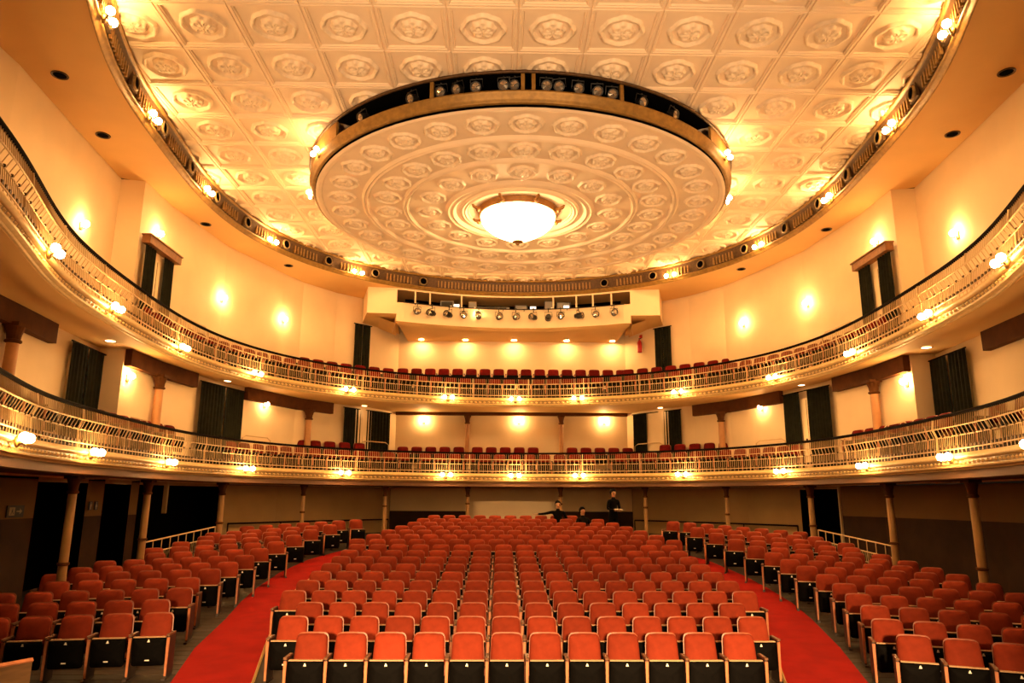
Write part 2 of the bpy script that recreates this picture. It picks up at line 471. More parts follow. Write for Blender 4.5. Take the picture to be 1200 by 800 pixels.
b = MB(); b.lathe([(5.17, .03), (5.22, .025), (5.25, .05), (5.24, .10), (5.27, .12), (5.29, .20), (5.32, .22), (5.32, .25), (5.2, .25)], m_gold, 128); b.build('lower_rim', disc, smooth=True)
b = MB(); b.lathe([(5.30, .61), (5.33, .605), (5.35, .615), (5.35, .65), (5.32, .665), (5.2, .76)], m_bronze, 128); b.build('upper_rim', disc, smooth=True)
b = MB(); b.lathe([(5.28, .25), (5.31, .60)], m_gold, 96, a0=-pi / 2 + SLOT, a1=1.5 * pi - SLOT); b.build('drum', disc, smooth=True)
b = MB(); b.lathe([(5.26, .25), (4.75, .14), (4.72, .66), (5.3, .61)], m_black, 48, a0=-pi / 2 - SLOT, a1=-pi / 2 + SLOT); b.build('slot_recess', disc)
for a in (-50, -20.5, -1.0, 1.2, 20.5, 50):
    q = MB(); an = -pi / 2 + R(a); q.box((5.28 * cos(an), 5.28 * sin(an), .425), (.05, .07, .36), m_gold, rz=an); q.build('mullion', disc)
for Rr, n in ((4.53, 32), (3.42, 24), (2.36, 16)):
    for k in range(n):
        a = -pi / 2 + 2 * pi * k / n
        o = link_copy(rose0, disc); o.location = (Rr * cos(a), Rr * sin(a), -.002); o.rotation_euler = (0, 0, a)
        s = .96 if Rr > 3 else .92; o.scale = (s * .98, s, s)
# small theatre lanterns inside the slot
def lantern_parts(root, L=.34, r=.10):
    q = MB(); q.lathe([(0.0, -L / 2), (r * .7, -L / 2), (r * .8, -L * .3), (r, -L * .1), (r, L / 2), (r * 1.12, L / 2), (r * 1.12, L / 2 + .03), (r * .96, L / 2 + .03)], m_steel, 14)
    q.v = [(x, z, -y) for x, y, z in q.v]; body = q.build('housing', root)
    q = MB(); vs = [(r * .95 * cos(2 * pi * k / 14), L / 2 + .015, r * .95 * sin(2 * pi * k / 14)) for k in range(14)]
    q.add(vs + [(0, L / 2 + .045, 0)], [(k, (k + 1) % 14, 14) for k in range(14)], m_lens); q.build('lens', root)
    q = MB(); q.tube([(-r * 1.25, 0, 0), (-r * 1.25, 0, r * 1.6), (r * 1.25, 0, r * 1.6), (r * 1.25, 0, 0)], .012, m_steel, 5)
    q.tube([(0, 0, r * 1.6), (0, 0, r * 2.4)], .016, m_steel, 6); q.build('yoke', root)
slot_as = [-41, -26, -19, -15, -11, -5, -2.5, 4, 7, 11, 15.5, 19, 26.5, 36]
sl0 = None
for n_, a in enumerate(slot_as):
    an = -pi / 2 + R(a); loc = (DC[0] + 5.12 * cos(an), DC[1] + 5.12 * sin(an), ZC + 7.30 + .46)
    lab = 'small black lantern in the dark slot of the disc, %s from left-side end' % ORD[n_ + 1]
    if sl0 is None:
        sl0 = empty('slot_lantern', loc, label=lab, cat='stage lantern', group='lanterns in the slot of the ceiling disc'); lantern_parts(sl0, .20, .095); note(sl0); o = sl0
    else: o = copy_tree(sl0); o['label'] = lab
    o.location = loc; o.rotation_euler = (R(-25), 0, an - pi / 2 + random.uniform(-.3, .3))

# ------------------------------------------------------------------ chandelier
ch = empty('chandelier', (DC[0] - .05, DC[1], 7.28 + ZC), label='glowing alabaster bowl chandelier with a gilt rim under the disc', cat='chandelier')
b = MB(); b.lathe([(.95, -.10), (1.0, -.11), (1.03, -.08), (1.02, -.02), (1.05, .0), (1.06, .04), (1.02, .06), (.95, .05)], m_rimgold, 48); b.build('rim', ch, smooth=True)
b = MB(); pr = [(.96, -.07), (.975, -.13), (.95, -.24), (.87, -.36), (.73, -.48), (.54, -.59), (.36, -.68), (.22, -.75), (.12, -.79), (.02, -.81)]
b.lathe(pr, m_bowl, 48); b.build('bowl', ch, smooth=True)
b = MB(); b.lathe([(.0, -.79), (.13, -.78), (.15, -.80), (.08, -.83), (.035, -.85), (.05, -.87), (.0, -.90)], m_rimgold, 16); b.build('finial', ch, smooth=True)
for k in range(8):
    a = R(22.5 + 45 * k); q = MB()
    q.tube([(1.03 * cos(a), 1.03 * sin(a), -.05), (1.14 * cos(a), 1.14 * sin(a), -.06), (1.24 * cos(a), 1.24 * sin(a), -.02), (1.27 * cos(a), 1.27 * sin(a), .03)], [.06, .045, .04, .025], m_rimgold, 6)
    q.sphere((1.12 * cos(a), 1.12 * sin(a), -.10), .05, m_rimgold, 8); q.build('scroll_bracket', ch, smooth=True)
b = MB(); b.lathe([(.05, -.0), (.06, .05), (.06, .1)], m_gold, 12); b.build('stem', ch)

# ------------------------------------------------------------------ balcony fronts
def balcony_front(name, label, off, hb, hs):
    root = empty(name, (0, 0, 0), label=label, cat='balcony front')
    o = off
    b = MB(); sweep(b, [(o + .12, hb - .032), (o + .085, hb - .03), (o + .07, hb - .005), (o + .04, hb), (o + .0, hb + .015), (o - .01, hb + .04), (o + .03, hb + .05)], m_lip)
    smooth_by_angle(b.build('lower_moulding', root, smooth=True), 35)
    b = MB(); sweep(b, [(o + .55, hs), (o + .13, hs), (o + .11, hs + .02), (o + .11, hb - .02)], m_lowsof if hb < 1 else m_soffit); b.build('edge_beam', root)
    b = MB(); sweep(b, [(o + .03, hb + .05), (o + .03, hb + .15)], m_orn); b.build('ornament_band', root)
    b = MB(); sweep(b, [(o + .03, hb + .15), (o - .02, hb + .16), (o - .05, hb + .19), (o - .04, hb + .22), (o - .01, hb + .23), (o - .01, hb + .26), (o + .06, hb + .285), (o + .55, hb + .285)], m_lip)
    b.build('upper_moulding', root, smooth=True)
    # leaf relief along the ornament band
    b = MB()
    for t in arc_ts(o, .16, -R(148), R(148)):
        x, y, z = P3(t, o + .025, hb + .10); nx, ny = normal_in(t, o); an = atan2(ny, nx)
        ux, uy = -ny, nx
        vs = [(x + ux * .065, y + uy * .065, z), (x, y, z + .04), (x - ux * .065, y - uy * .065, z), (x, y, z - .04), (x + nx * .03, y + ny * .03, z)]
        b.add(vs, [(0, 1, 4), (1, 2, 4), (2, 3, 4), (3, 0, 4)], m_lip)
    b.build('leaf_relief', root, kind='stuff')
    # rails
    def rail(nm, off2, h, r, m, sq=None):
        q = MB(); n = 150
        pts = [P3(-TE + 2 * TE * i / n, off2, h) for i in range(n + 1)]
        q.tube(pts, r, m, 6); return q.build(nm, root, smooth=True)
    rail('handrail', o + .02, hb + 1.0, .038, m_rail)
    rail('top_rail', o - .01, hb + .775, .014, m_bal)
    rail('middle_rail', o + .06, hb + .61, .013, m_bal)
    rail('bottom_rail', o + .04, hb + .36, .014, m_bal)
    # bars
    b = MB(); b2 = MB()
    def bar(q, t, pts, wd, m):
        nx, ny = normal_in(t, o); ux, uy = -ny, nx; vs = []
        for off2, h in pts:
            x, y, z = P3(t, off2, h)
            vs += [(x + ux * wd + nx * .006, y + uy * wd + ny * .006, z), (x - ux * wd + nx * .006, y - uy * wd + ny * .006, z), (x - nx * .008, y - ny * .008, z)]
        fs = []
        for i in range(len(pts) - 1):
            for j in range(3): fs.append((3 * i + j, 3 * i + (j + 1) % 3, 3 * i + 3 + (j + 1) % 3, 3 * i + 3 + j))
        q.add(vs, fs, m)
    ts_ = arc_ts(o, .15, -R(148), R(148))
    for i, t in enumerate(ts_):
        bar(b, t, [(o + .04, hb + .28), (o + .04, hb + .36), (o + .06, hb + .61), (o - .01, hb + .775)], .0062, m_bal)
        bar(b, t, [(o - .01, hb + .775), (o + .02, hb + .97)], .004, m_bal)
        if i + 1 < len(ts_):
            tm = (t + ts_[i + 1]) / 2
            bar(b, tm, [(o + .04, hb + .36), (o + .06, hb + .61)], .0038, m_bal)
            bar(b, tm, [(o - .01, hb + .775), (o + .02, hb + .97)], .003, m_bal)
            x, y, z = P3(tm, o + .05, hb + .40); nx, ny = normal_in(t, o)
            b2.box((x, y, z), (.06, .04, .05), m_bronze, rz=atan2(ny, nx) + pi / 2)
            if i % 2 == 0:
                x, y, z = P3(tm, o + .05, hb + .62); b2.sphere((x, y, z), .024, m_bronze, 5)
    b.build('balusters', root, kind='stuff'); b2.build('bosses', root, kind='stuff')
    for t in arc_ts(o, 2.05, -R(147), R(147)):
        q = MB(); x, y, z = P3(t, o + .03, hb + .28)
        q.tube([P3(t, o + .04, hb + .26), P3(t, o + .04, hb + .36), P3(t, o + .06, hb + .61), P3(t, o - .01, hb + .775), P3(t, o + .02, hb + 1.0)], .016, m_bal, 6)
        q.build('rail_post', root, smooth=True)
    return root
balcony_front('lower_balcony', 'lower horseshoe balcony front with cream moulding, thin balusters and dark handrail', .434, .58, .385)
balcony_front('upper_balcony', 'upper horseshoe balcony front with cream moulding, thin balusters and dark handrail', .401, 3.34, 3.30)

# ------------------------------------------------------------------ lamps: pairs of globes
def globe_lamp(first_):
    root = empty('globe_lamp')
    q = MB(); q.lathe([(.0, .0), (.075, .0), (.08, .02), (.05, .05), (.0, .06)], m_gold, 12)
    q.v = [(x, -z, y) for x, y, z in q.v]
    q.tube([(0, -.04, 0), (-.10, -.08, -.03), (-.13, -.10, -.01)], .014, m_gold, 6); q.tube([(0, -.04, 0), (.10, -.08, -.03), (.13, -.10, -.01)], .014, m_gold, 6)
    q.build('bracket', root, smooth=True)
    for s in (-1, 1):
        q = MB(); q.sphere((s * .135, -.115, .05), .062, m_globe, 12); q.build('globe', root, smooth=True)
    note(root); return root
lamp0 = globe_lamp(True)
used = False
def place_lamp(loc, ang, label, group, sc=1.0):
    global used
    o = copy_tree(lamp0) if used else lamp0
    used = True
    o.location = loc; o.rotation_euler = (0, 0, ang); o['label'] = label; o['category'] = 'lamp'; o['group'] = group; o.scale = (sc,) * 3
    return o
LT = [0.4, 11.5, 29.6, 48.7, 69.5, 94.5, 118.5]
lts = sorted([R(x) for x in LT] + [-R(x) for x in LT[1:]])
SIDE = lambda t: 'left-side' if t < 0 else 'right-side'
def lamp_name(i, n): return ORD[i + 1] + ' from the left-side end'
for nm, off, h, where in (('lower', .434 - .06, .74, 'lower balcony front'), ('upper', .401 - .06, 3.50, 'upper balcony front')):
    for i, t in enumerate(lts):
        x, y, z = P3(t, off, h); nx, ny = normal_in(t, off)
        place_lamp((x, y, z), atan2(ny, nx) + pi / 2, 'pair of glowing globe lamps on the %s, %s' % (where, lamp_name(i, 13)), 'globe lamps along the ' + where, 1.1)
rts = [t for t in lts if abs(t) > R(25)]
for i, t in enumerate(rts):
    x, y, z = P3(t, .09, 7.56); nx, ny = normal_in(t, 0)
    place_lamp((x, y, z), atan2(ny, nx) + pi / 2, 'pair of glowing globe lamps on the ceiling frieze, %s' % lamp_name(i, 10), 'globe lamps along the ceiling frieze', 1.15)
DL = [-120, -94, -66.5, -41, -17, 0.4, 17.5, 41, 66.5, 93.5, 121]
for i, a in enumerate(DL):
    t = R(a); place_lamp((DC[0] + 5.29 * sin(t), DC[1] + 5.29 * cos(t), ZC + 7.30 + .22), -t + pi, 'pair of glowing globe lamps on the disc rim, %s' % lamp_name(i, 11), 'globe lamps round the ceiling disc', 1.0)

# ------------------------------------------------------------------ wall sconces
def sconce(x, y, h, label, group, pl=W_ALL):
    qx, qy, ux, uy, nx, ny = wall_frame(pl, x, y)
    o = empty('wall_sconce', (qx, qy, h + ZC), atan2(ny, nx) + pi / 2, label, 'wall lamp', group)
    if 'm' not in SC:
        q = MB(); q.box((0, -.015, -.03), (.10, .03, .16), m_gold); q.tube([(0, -.03, -.06), (0, -.08, -.08), (0, -.10, -.05)], .012, m_gold, 6); SC['a'] = q.build('back_plate', o)
        q = MB(); q.sphere((0, -.105, .02), .075, m_bulb, 12); SC['m'] = q.build('glass_shade', o, smooth=True)
    else:
        for k in 'am': link_copy(SC[k], o)
    return o
SC = {}
for s, side in ((-1, 'left-side'), (1, 'right-side')):
    sconce(s * 9.45, 14.4, 5.65, 'glowing wall sconce on the %s upper wall before the curtained door' % side, 'upper circle sconces')
    sconce(s * 8.83, 20.6, 5.78, 'glowing wall sconce on the %s upper wall just past the curtained door' % side, 'upper circle sconces')
    sconce(s * 7.87, 23.5, 5.86, 'glowing wall sconce on the %s upper wall beside the corner pier' % side, 'upper circle sconces')
    sconce(s * 9.13, 17.0, 6.42, 'small wall sconce above the %s upper door pelmet' % side, 'upper circle sconces')
    sconce(s * 9.13, 16.4, 2.70, 'glowing wall sconce on the %s lower circle wall beside the wide dark curtain' % side, 'lower circle sconces')
    sconce(s * 8.07, 22.9, 2.90, 'glowing wall sconce on the %s lower circle wall past the second curtain' % side, 'lower circle sconces')
for x, lab in ((-3.49, 'left-side bay'), (.28, 'middle bay'), (3.68, 'right-side bay')):
    sconce(x, 28.3, 2.98, 'glowing wall sconce on the back wall of the lower circle, ' + lab, 'lower circle sconces')

# downlights under the control booth washing the back wall
def downlight(x, y, h, label, group, m, r=.09, lens=True, name='downlight'):
    o = empty(name, (x, y, h + ZC), 0, label, 'downlight', group)
    q = MB(); q.lathe([(r, 0), (r * 1.3, -.012), (r * 1.35, .0)], m_gold if lens else m_bronze, 16); q.build('rim', o)
    q = MB(); q.add([(r * cos(2 * pi * k / 16), r * sin(2 * pi * k / 16), -.004) for k in range(16)], [tuple(range(15, -1, -1))], m); q.build('lens' if lens else 'opening', o)
    return o
for i, x in enumerate((-3.66, -1.89, .06, 2.19, 4.04)):
    downlight(x, 27.95, 6.21, 'bright downlight under the control booth, %s from the left-side end' % ORD[i + 1], 'downlights under the control booth', m_dl, .10)
for i, (x, y) in enumerate([(-8.52, 11.7), (-8.93, 13.9), (-8.77, 18.9), (-7.5, 22.5), (7.5, 22.4), (8.73, 18.8), (8.93, 13.4), (8.52, 11.2)]):
    downlight(x, y, 7.462, 'unlit dark round vent in the cream soffit, %s from the left-side end' % ORD[i + 1], 'dark vents in the upper soffit', m_black, .11, False, 'soffit_vent')
# small spots: at doors
for s, side in ((-1, 'left-side'), (1, 'right-side')):
    for (x, y, h, w_) in ((9.0, 15.3, 3.31, 'before the wide lower circle curtain'), (8.45, 20.7, 3.31, 'before the second lower circle curtain'), (5.5, 26.3, 3.31, 'before the back corner curtains of the lower circle')):
        downlight(s * x, y, h, 'small round downlight %s, %s' % (w_, side), 'small downlights at the curtained doors', m_dl2, .10)
for i, (x, y) in enumerate([(-10.0, 16.6), (-9.75, 18.5), (-9.4, 20.2)]):
    downlight(x, y, .39, 'tiny downlight over the dark stalls doorways, %s from the stage' % ORD[i + 1], 'tiny downlights at the stalls doorways', m_dl2, .05)

# ------------------------------------------------------------------ wall beams and columns of the lower circle
def beam(name, pts, h0, h1, th, label):
    b = MB(); q = []
    for x, y in pts:
        _, _, ux, uy, nx, ny = wall_frame(W_ALL, x, y); q.append((x + nx * th, y + ny * th))
    wallstrip(b, q, h0, h1, m_beam); ribbon(b, pts, q, h0, m_beam)
    wallstrip(b, [pts[0], q[0]], h0, h1, m_beam); wallstrip(b, [pts[-1], q[-1]], h0, h1, m_beam)
    return b.build(name, kind='structure')
n_ = 1
for s in (-1, 1):
    for pts in ([(9.03, 8.0), (9.05, 11.4), (9.22, 12.7), (9.38, 13.8)], [(9.12, 16.2), (9.15, 17.7), (8.95, 19.5)], [(8.4, 21.95), (7.9, 23.4), (7.5, 24.4), (6.6, 25.7)]):
        beam('trim_%d' % n_, [(s * x, y) for x, y in pts], 2.93, 3.33, .16, ''); n_ += 1
b = MB(); b.box((0, 28.2, 3.27 + ZC), (9.2, .2, .14), m_beam); b.build('trim_%d' % n_, kind='structure'); n_ += 1
def column(name, x, y, z0, z1, r, m, label, group, fl=0.0, ring_h=None):
    o = empty(name, (x, y, z0), 0, label, 'column', group); H_ = z1 - z0
    q = MB(); q.lathe([(r * 1.08, 0), (r, .3), (r * .92, H_ - .35)], m, 16); q.build('shaft', o, smooth=True)
    q = MB(); q.lathe([(r * .92, H_ - .36), (r * 1.25, H_ - .34), (r * 1.25, H_ - .31), (r * 1.0, H_ - .29), (r * 1.1, H_ - .2), (r * 1.4, H_ - .1), (r * 1.5, H_ - .07)], m_beam, 16); q.box((0, 0, H_ - .035), (r * 3.1, r * 3.1, .07), m_beam); q.build('capital', o)
    q = MB(); q.lathe([(r * 1.5, 0), (r * 1.5, .1), (r * 1.2, .16), (r * 1.08, .18)], m, 16); q.build('base', o)
    if ring_h:
        q = MB(); q.lathe([(r, ring_h), (r * 1.25, ring_h + .01), (r * 1.25, ring_h + .05), (r, ring_h + .06)], m_beam, 16); q.build('collar', o)
    return o
MC = [(-9.03, 12.32), (-9.0, 17.75), (-7.1, 24.75), (-1.76, 28.12), (1.95, 28.12), (7.2, 24.55), (9.0, 17.7)]
for i, (x, y) in enumerate(MC):
    column('circle_column', x, y, .64 + ZC, 2.97 + ZC + (.24 if y > 28 else 0), .085 if y > 28 else .11, m_col, 'slim brown column against the lower circle wall, %s from the left-side end' % ORD[i + 1], 'columns of the lower circle')
ST = [-88.6, -68.2, -50.8, -35.3, -21.2, -7.4, 8.0, 22.1, 36.0, 51.7, 69.4, 90.3]
for i, t in enumerate(ST):
    x, y = C(R(t), 1.0); z0 = floor_z(y)
    column('stalls_column', x, y, z0, .40 + ZC, .085 if abs(t) > 45 else .065, m_colp, 'slim pale column under the lower balcony, %s from the left-side end' % ORD[i + 1], 'columns under the lower balcony', ring_h=1.05)

# ------------------------------------------------------------------ curtains and doors
def pleats(mb, x0, x1, z0, z1, amp, n, m, y=0.0):
    N = n * 6; vs = []; 
    for i in range(N + 1):
        u = i / N; x = x0 + (x1 - x0) * u; yy = y - amp * (1 + sin(2 * pi * n * u + .4 * sin(5 * u))) 
        for z, k in ((z0, 1.0), (z0 + (z1 - z0) * .6, .9), (z1, .7)): vs.append((x, yy * k if k else yy, z))
    fs = []
    for i in range(N):
        for j in range(2): fs.append((3 * i + j, 3 * i + 3 + j, 3 * i + 4 + j, 3 * i + 1 + j))
    mb.add(vs, fs, m)
ND = [5]
def curtained_door(p0, p1, hf, ht, label, gap=.22, gpos=.5, pelmet=False, doors=True):
    x0, y0 = p0; x1, y1 = p1; L = hypot(x1 - x0, y1 - y0); cx, cy = (x0 + x1) / 2, (y0 + y1) / 2
    ang = atan2(y1 - y0, x1 - x0)
    # local +x along the wall, local -y into the house
    nx, ny = sin(ang), -cos(ang)
    if (0 - cx) * nx + (14 - cy) * ny < 0: ang += pi; nx, ny = -nx, -ny
    H_ = ht - hf
    d = empty('door_%d' % ND[0], (cx + nx * .03, cy + ny * .03, hf + ZC), ang); d['kind'] = 'structure'; ND[0] += 1
    q = MB(); q.box((0, 0, H_ * .46), (L * .8, .04, H_ * .92), m_door); q.build('door_leaf', d)
    q = MB(); q.box((L * (gpos - .5) + .03, -.025, H_ * .45), (.012, .01, H_ * .9), m_orn); q.box((L * (gpos - .5) - .04, -.04, H_ * .42), (.03, .05, .12), m_bronze); q.build('door_handle', d)
    c = empty('door_curtain', (cx + nx * .10, cy + ny * .10, hf + ZC), ang, label, 'curtain', 'dark curtains at the circle doors')
    g = L * (gpos - .5)
    q = MB(); pleats(q, -L / 2, g - gap / 2, 0.01, H_, .035, max(3, int((L / 2) / .13)), m_curtain); q.build('curtain_panel', c, smooth=True)
    q = MB(); pleats(q, g + gap / 2, L / 2, 0.01, H_, .035, max(3, int((L / 2) / .13)), m_curtain); q.build('curtain_panel', c, smooth=True)
    q = MB(); q.tube([(-L / 2 - .05, -.03, H_ + .01), (L / 2 + .05, -.03, H_ + .01)], .018, m_rail, 6); q.build('curtain_rail', c)
    if pelmet:
        q = MB(); q.box((0, -.06, H_ + .05), (L + .16, .2, .2), m_pelmet); q.box((0, -.07, H_ + .16), (L + .22, .24, .03), m_pelmet); q.build('pelmet', c)
    return c
for s, side in ((-1, 'left-side'), (1, 'right-side')):
    curtained_door((s * 9.13, 16.3), (s * 9.14, 17.85), 3.4, 5.98, 'dark green curtains parted at the upper circle door under a wooden pelmet, %s' % side, .42, .5, True)
    curtained_door((s * 9.48, 14.55), (s * 9.62, 16.03), .64, 3.14, 'tall dark curtain over the wide lower circle door with sidewall lamp, %s' % side, .02 if s < 0 else .12, .5)
    curtained_door((s * 8.92, 19.75), (s * 8.44, 21.8), .64, 3.14, 'dark curtains at the second lower circle door, %s' % side, .05 if s < 0 else .4, .55 if s < 0 else .45)
    curtained_door((s * 6.25, 26.02), (s * 4.85, 27.85), .64, 3.2, 'dark curtains at the back corner door of the lower circle, %s' % side, .12 if s < 0 else .75, .45)
    curtained_door((s * 6.05, 26.2), (s * 5.55, 26.7), 3.9, 6.4, 'narrow dark curtain at the back corner of the upper circle, %s' % side, .01, .5)

# ------------------------------------------------------------------ control booth at the back of the upper circle
booth = empty('control_booth', (0, 25, 6.2 + ZC), 0, 'cream control booth with dark window opening hung above the back rows', 'control booth')
def bp(x, y, h): return (x, y - 25, h - 6.2)
b = MB()
N = 20
front = [(-4.0 + 8.0 * i / N, 25.9 - .9 * ((-4.0 + 8.0 * i / N) / 4.0) ** 2) for i in range(N + 1)]
def bstrip(mb, pts, h0, h1, m):
    n = len(pts); vs = [bp(*p, h0) for p in pts] + [bp(*p, h1) for p in pts]; mb.add(vs, [(i, i + 1, n + i + 1, n + i) for i in range(n - 1)], m)
pts = [(-4.25, 24.95)] + front + [(4.25, 24.95)]
bstrip(b, pts, 6.22, 6.93, m_wall); b.build('front_parapet', booth)
b = MB(); bstrip(b, pts, 7.40, 7.60, m_wall); b.build('window_header', booth)
b = MB(); bk = [(x, y + .22) for x, y in pts]; n = len(pts)
vs = [bp(*p, 6.93) for p in pts] + [bp(*p, 6.93) for p in bk]; b.add(vs, [(i, i + 1, n + i + 1, n + i) for i in range(n - 1)], m_lip); b.build('window_sill', booth)
b = MB(); bk = [(x, 28.3) for x, y in pts]
vs = [bp(*p, 6.22) for p in pts] + [bp(*p, 6.22) for p in bk]; b.add(vs, [(i, i + 1, n + i + 1, n + i) for i in range(n - 1)], m_soffit); b.build('booth_soffit', booth)
for s in (-1, 1):
    b = MB()
    b.add([bp(s * 5.3, 24.85, 6.5), bp(s * 4.25, 24.95, 6.5), bp(s * 4.25, 24.95, 7.5), bp(s * 5.3, 24.85, 7.5)], [(0, 1, 2, 3)], m_wall)
    b.add([bp(s * 5.3, 24.85, 6.5), bp(s * 5.75, 26.4, 6.5), bp(s * 5.75, 26.4, 7.5), bp(s * 5.3, 24.85, 7.5)], [(0, 1, 2, 3)], m_wall)
    b.add([bp(s * 4.25, 24.95, 6.22), bp(s * 4.25, 24.95, 6.5), bp(s * 4.7, 27.0, 6.5), bp(s * 4.7, 27.0, 6.22)], [(0, 1, 2, 3)], m_wall)
    b.add([bp(s * 5.3, 24.85, 6.5), bp(s * 4.25, 24.95, 6.5), bp(s * 4.6, 28.3, 6.5), bp(s * 5.75, 26.4, 6.5)], [(0, 1, 2, 3)], m_soffit)
    b.build('end_box', booth)
    b = MB()    # stepped corbel under the end box
    b.add([bp(s * 4.95, 25.6, 6.5), bp(s * 4.35, 25.3, 6.24), bp(s * 4.6, 27.4, 6.24), bp(s * 5.3, 27.2, 6.5)], [(0, 1, 2, 3)], m_soffit); b.build('corbel', booth)
b = MB(); bk = [(x * .98, y + 1.5) for x, y in pts]; bstrip(b, bk, 6.3, 7.6, m_black); b.build('booth_interior', booth)
for i, x in enumerate((-3.62, -3.1, -1.95, 1.5, 2.35, 2.95, 3.6)):
    y = 25.9 - .9 * (x / 4) ** 2; b = MB(); b.box(bp(x, y + .06, 7.17), (.055, .07, .48), m_wall); b.build('window_post', booth)
for x, w_, h_, m in ((-2.5, .5, .30, m_grey), (-.9, 1.5, .16, m_grey), (.3, .5, .26, m_steel), (1.9, .55, .34, m_steel), (-1.55, .3, .34, m_orn), (1.35, .35, .42, m_steel)):
    y = 25.9 - .9 * (x / 4) ** 2; o = MB(); o.box((0, 0, h_ / 2), (w_, .3, h_), m); o.box((0, -.155, h_ * .55), (w_ * .85, .012, h_ * .7), m_steel if m is m_grey else m_grey)
    o.box((w_ * .3, -.165, h_ * .3), (.06, .01, .05), m_plate)
    q = o.build('control_desk', loc=(x, y + .42, 6.93 + ZC)); q['category'] = 'equipment'; q['group'] = 'equipment in the control booth'
    q['label'] = {-2.5: 'grey box on the booth window ledge behind the leftmost posts', -.9: 'long low grey mixing desk in the booth window', .3: 'black console at the middle of the booth window', 1.9: 'black console in the booth between the second and third post', -1.55: 'brown upright case at the booth window beside the mixing desk', 1.35: 'black upright speaker box in the booth window'}[x]
for x, z in ((-2.15, 7.05), (.75, 7.05), (2.0, 7.15)):
    y = 25.9 - .9 * (x / 4) ** 2; o = MB(); o.box((0, 0, .12), (.26, .03, .18), m_steel); o.add([(-.11, -.02, .05), (.11, -.02, .05), (.11, -.02, .19), (-.11, -.02, .19)], [(0, 1, 2, 3)], m_glow); o.tube([(0, 0, -.0), (0, 0, .05)], .02, m_steel, 6)
    q = o.build('monitor', loc=(x, y + .25, 6.93 + ZC)); q['category'] = 'monitor'; q['group'] = 'equipment in the control booth'
    q['label'] = {-2.15: 'small lit monitor in the booth window near its left-side end', .75: 'small lit monitor near the middle of the booth window', 2.0: 'small lit monitor in the booth window near its right-side end'}[x]
b = MB(); pp = [(x, y - .16, 6.90 + ZC) for x, y in front]; b.tube(pp, .02, m_steel, 6)
for i in (1, 5, 9, 11, 15, 19): b.tube([pp[i], (pp[i][0], pp[i][1] + .17, 6.88 + ZC)], .014, m_steel, 5)
lr = b.build('lighting_bar'); lr['label'] = 'curved steel lighting bar along the sill of the control booth'; lr['category'] = 'lighting bar'
LXS = [-3.52, -3.0, -2.4, -1.85, -1.3, -.55, .08, .75, 1.3, 1.75, 2.4, 3.0, 3.65]
bl0 = None
for i, x in enumerate(LXS):
    y = 25.9 - .9 * (x / 4) ** 2 - .16; loc = (x, y, 6.60 + ZC)
    lab = 'black stage lantern hanging from the booth lighting bar, %s from its left-side end' % ORD[i + 1]
    if bl0 is None:
        bl0 = empty('stage_lantern', loc, 0, lab, 'stage lantern', 'lanterns on the booth lighting bar'); lantern_parts(bl0, .30, .11)
        q = MB(); q.tube([(0, 0, .2), (0, 0, .34)], .014, m_steel, 5); q.box((0, 0, .31), (.05, .06, .06), m_steel); q.build('hook_clamp', bl0); note(bl0); o = bl0
    else: o = copy_tree(bl0); o['label'] = lab
    o.location = loc; o.rotation_euler = (random.uniform(-.15, .1), 0, random.choice((0, .25, -.25, .6, -.6, 1.0, pi)) + pi)
# the working light clipped on the bar that glares on the parapet
wl = empty('work_light', (-1.35, 25.62, 6.74 + ZC), 0, 'small glaring work light clipped before the booth parapet', 'lamp')
q = MB(); q.box((0, -.02, 0), (.14, .03, .10), m_steel); q.build('housing', wl)
q = MB(); q.add([(-.06, 0, -.04), (.06, 0, -.04), (.06, 0, .04), (-.06, 0, .04)], [(0, 1, 2, 3)], m_dl); q.build('lens', wl)

# ------------------------------------------------------------------ small things on the walls
def handrail(x0, y0, x1, y1, hb, ht, label):
    q = MB(); a = (x0, y0); c = (x1, y1); k = .12
    dx, dy = (x1 - x0), (y1 - y0)
    q.tube([(x0, y0, hb + ZC), (x0, y0, ht - .08 + ZC), (x0 + dx * k, y0 + dy * k, ht + ZC), (x1 - dx * k, y1 - dy * k, ht + ZC), (x1, y1, ht - .08 + ZC), (x1, y1, hb + ZC)], .02, m_bal, 6)
    o = q.build('stair_handrail', smooth=True); o['label'] = label; o['category'] = 'handrail'; o['group'] = 'looped handrails at the circle steps'
for s, side in ((-1, 'left-side'), (1, 'right-side')):
    handrail(s * 8.85, 18.0, s * 8.7, 19.6, 3.4, 4.62, 'thin looped handrail beside the upper circle door, ' + side)
    handrail(s * 8.95, 16.3, s * 8.95, 17.3, .64, 1.78, 'thin looped handrail past the wide lower curtain, ' + side)
    handrail(s * 8.25, 21.7, s * 7.75, 22.8, .64, 1.82, 'thin looped handrail past the second lower curtain, ' + side)
    handrail(s * 4.75, 27.6, s * 5.6, 26.6, .64, 2.05, 'thin looped handrail before the back corner curtain, ' + side)
ex = empty('fire_extinguisher', (5.02, 27.35, 5.62 + ZC), -.9, 'red fire extinguisher with a small sign on the upper back pier', 'fire extinguisher')
q = MB(); q.lathe([(0, 0), (.085, 0), (.09, .03), (.09, .40), (.06, .47), (.025, .49), (.025, .54), (0, .54)], m_red, 16); q.build('cylinder', ex, smooth=True)
q = MB(); q.box((.02, 0, .56), (.12, .03, .03), m_steel); q.tube([(-.03, 0, .53), (-.11, 0, .42), (-.11, 0, .15)], .012, m_steel, 6); q.build('valve_hose', ex)
q = MB(); q.box((0, .085, .66), (.14, .012, .14), m_red); q.build('sign', ex)
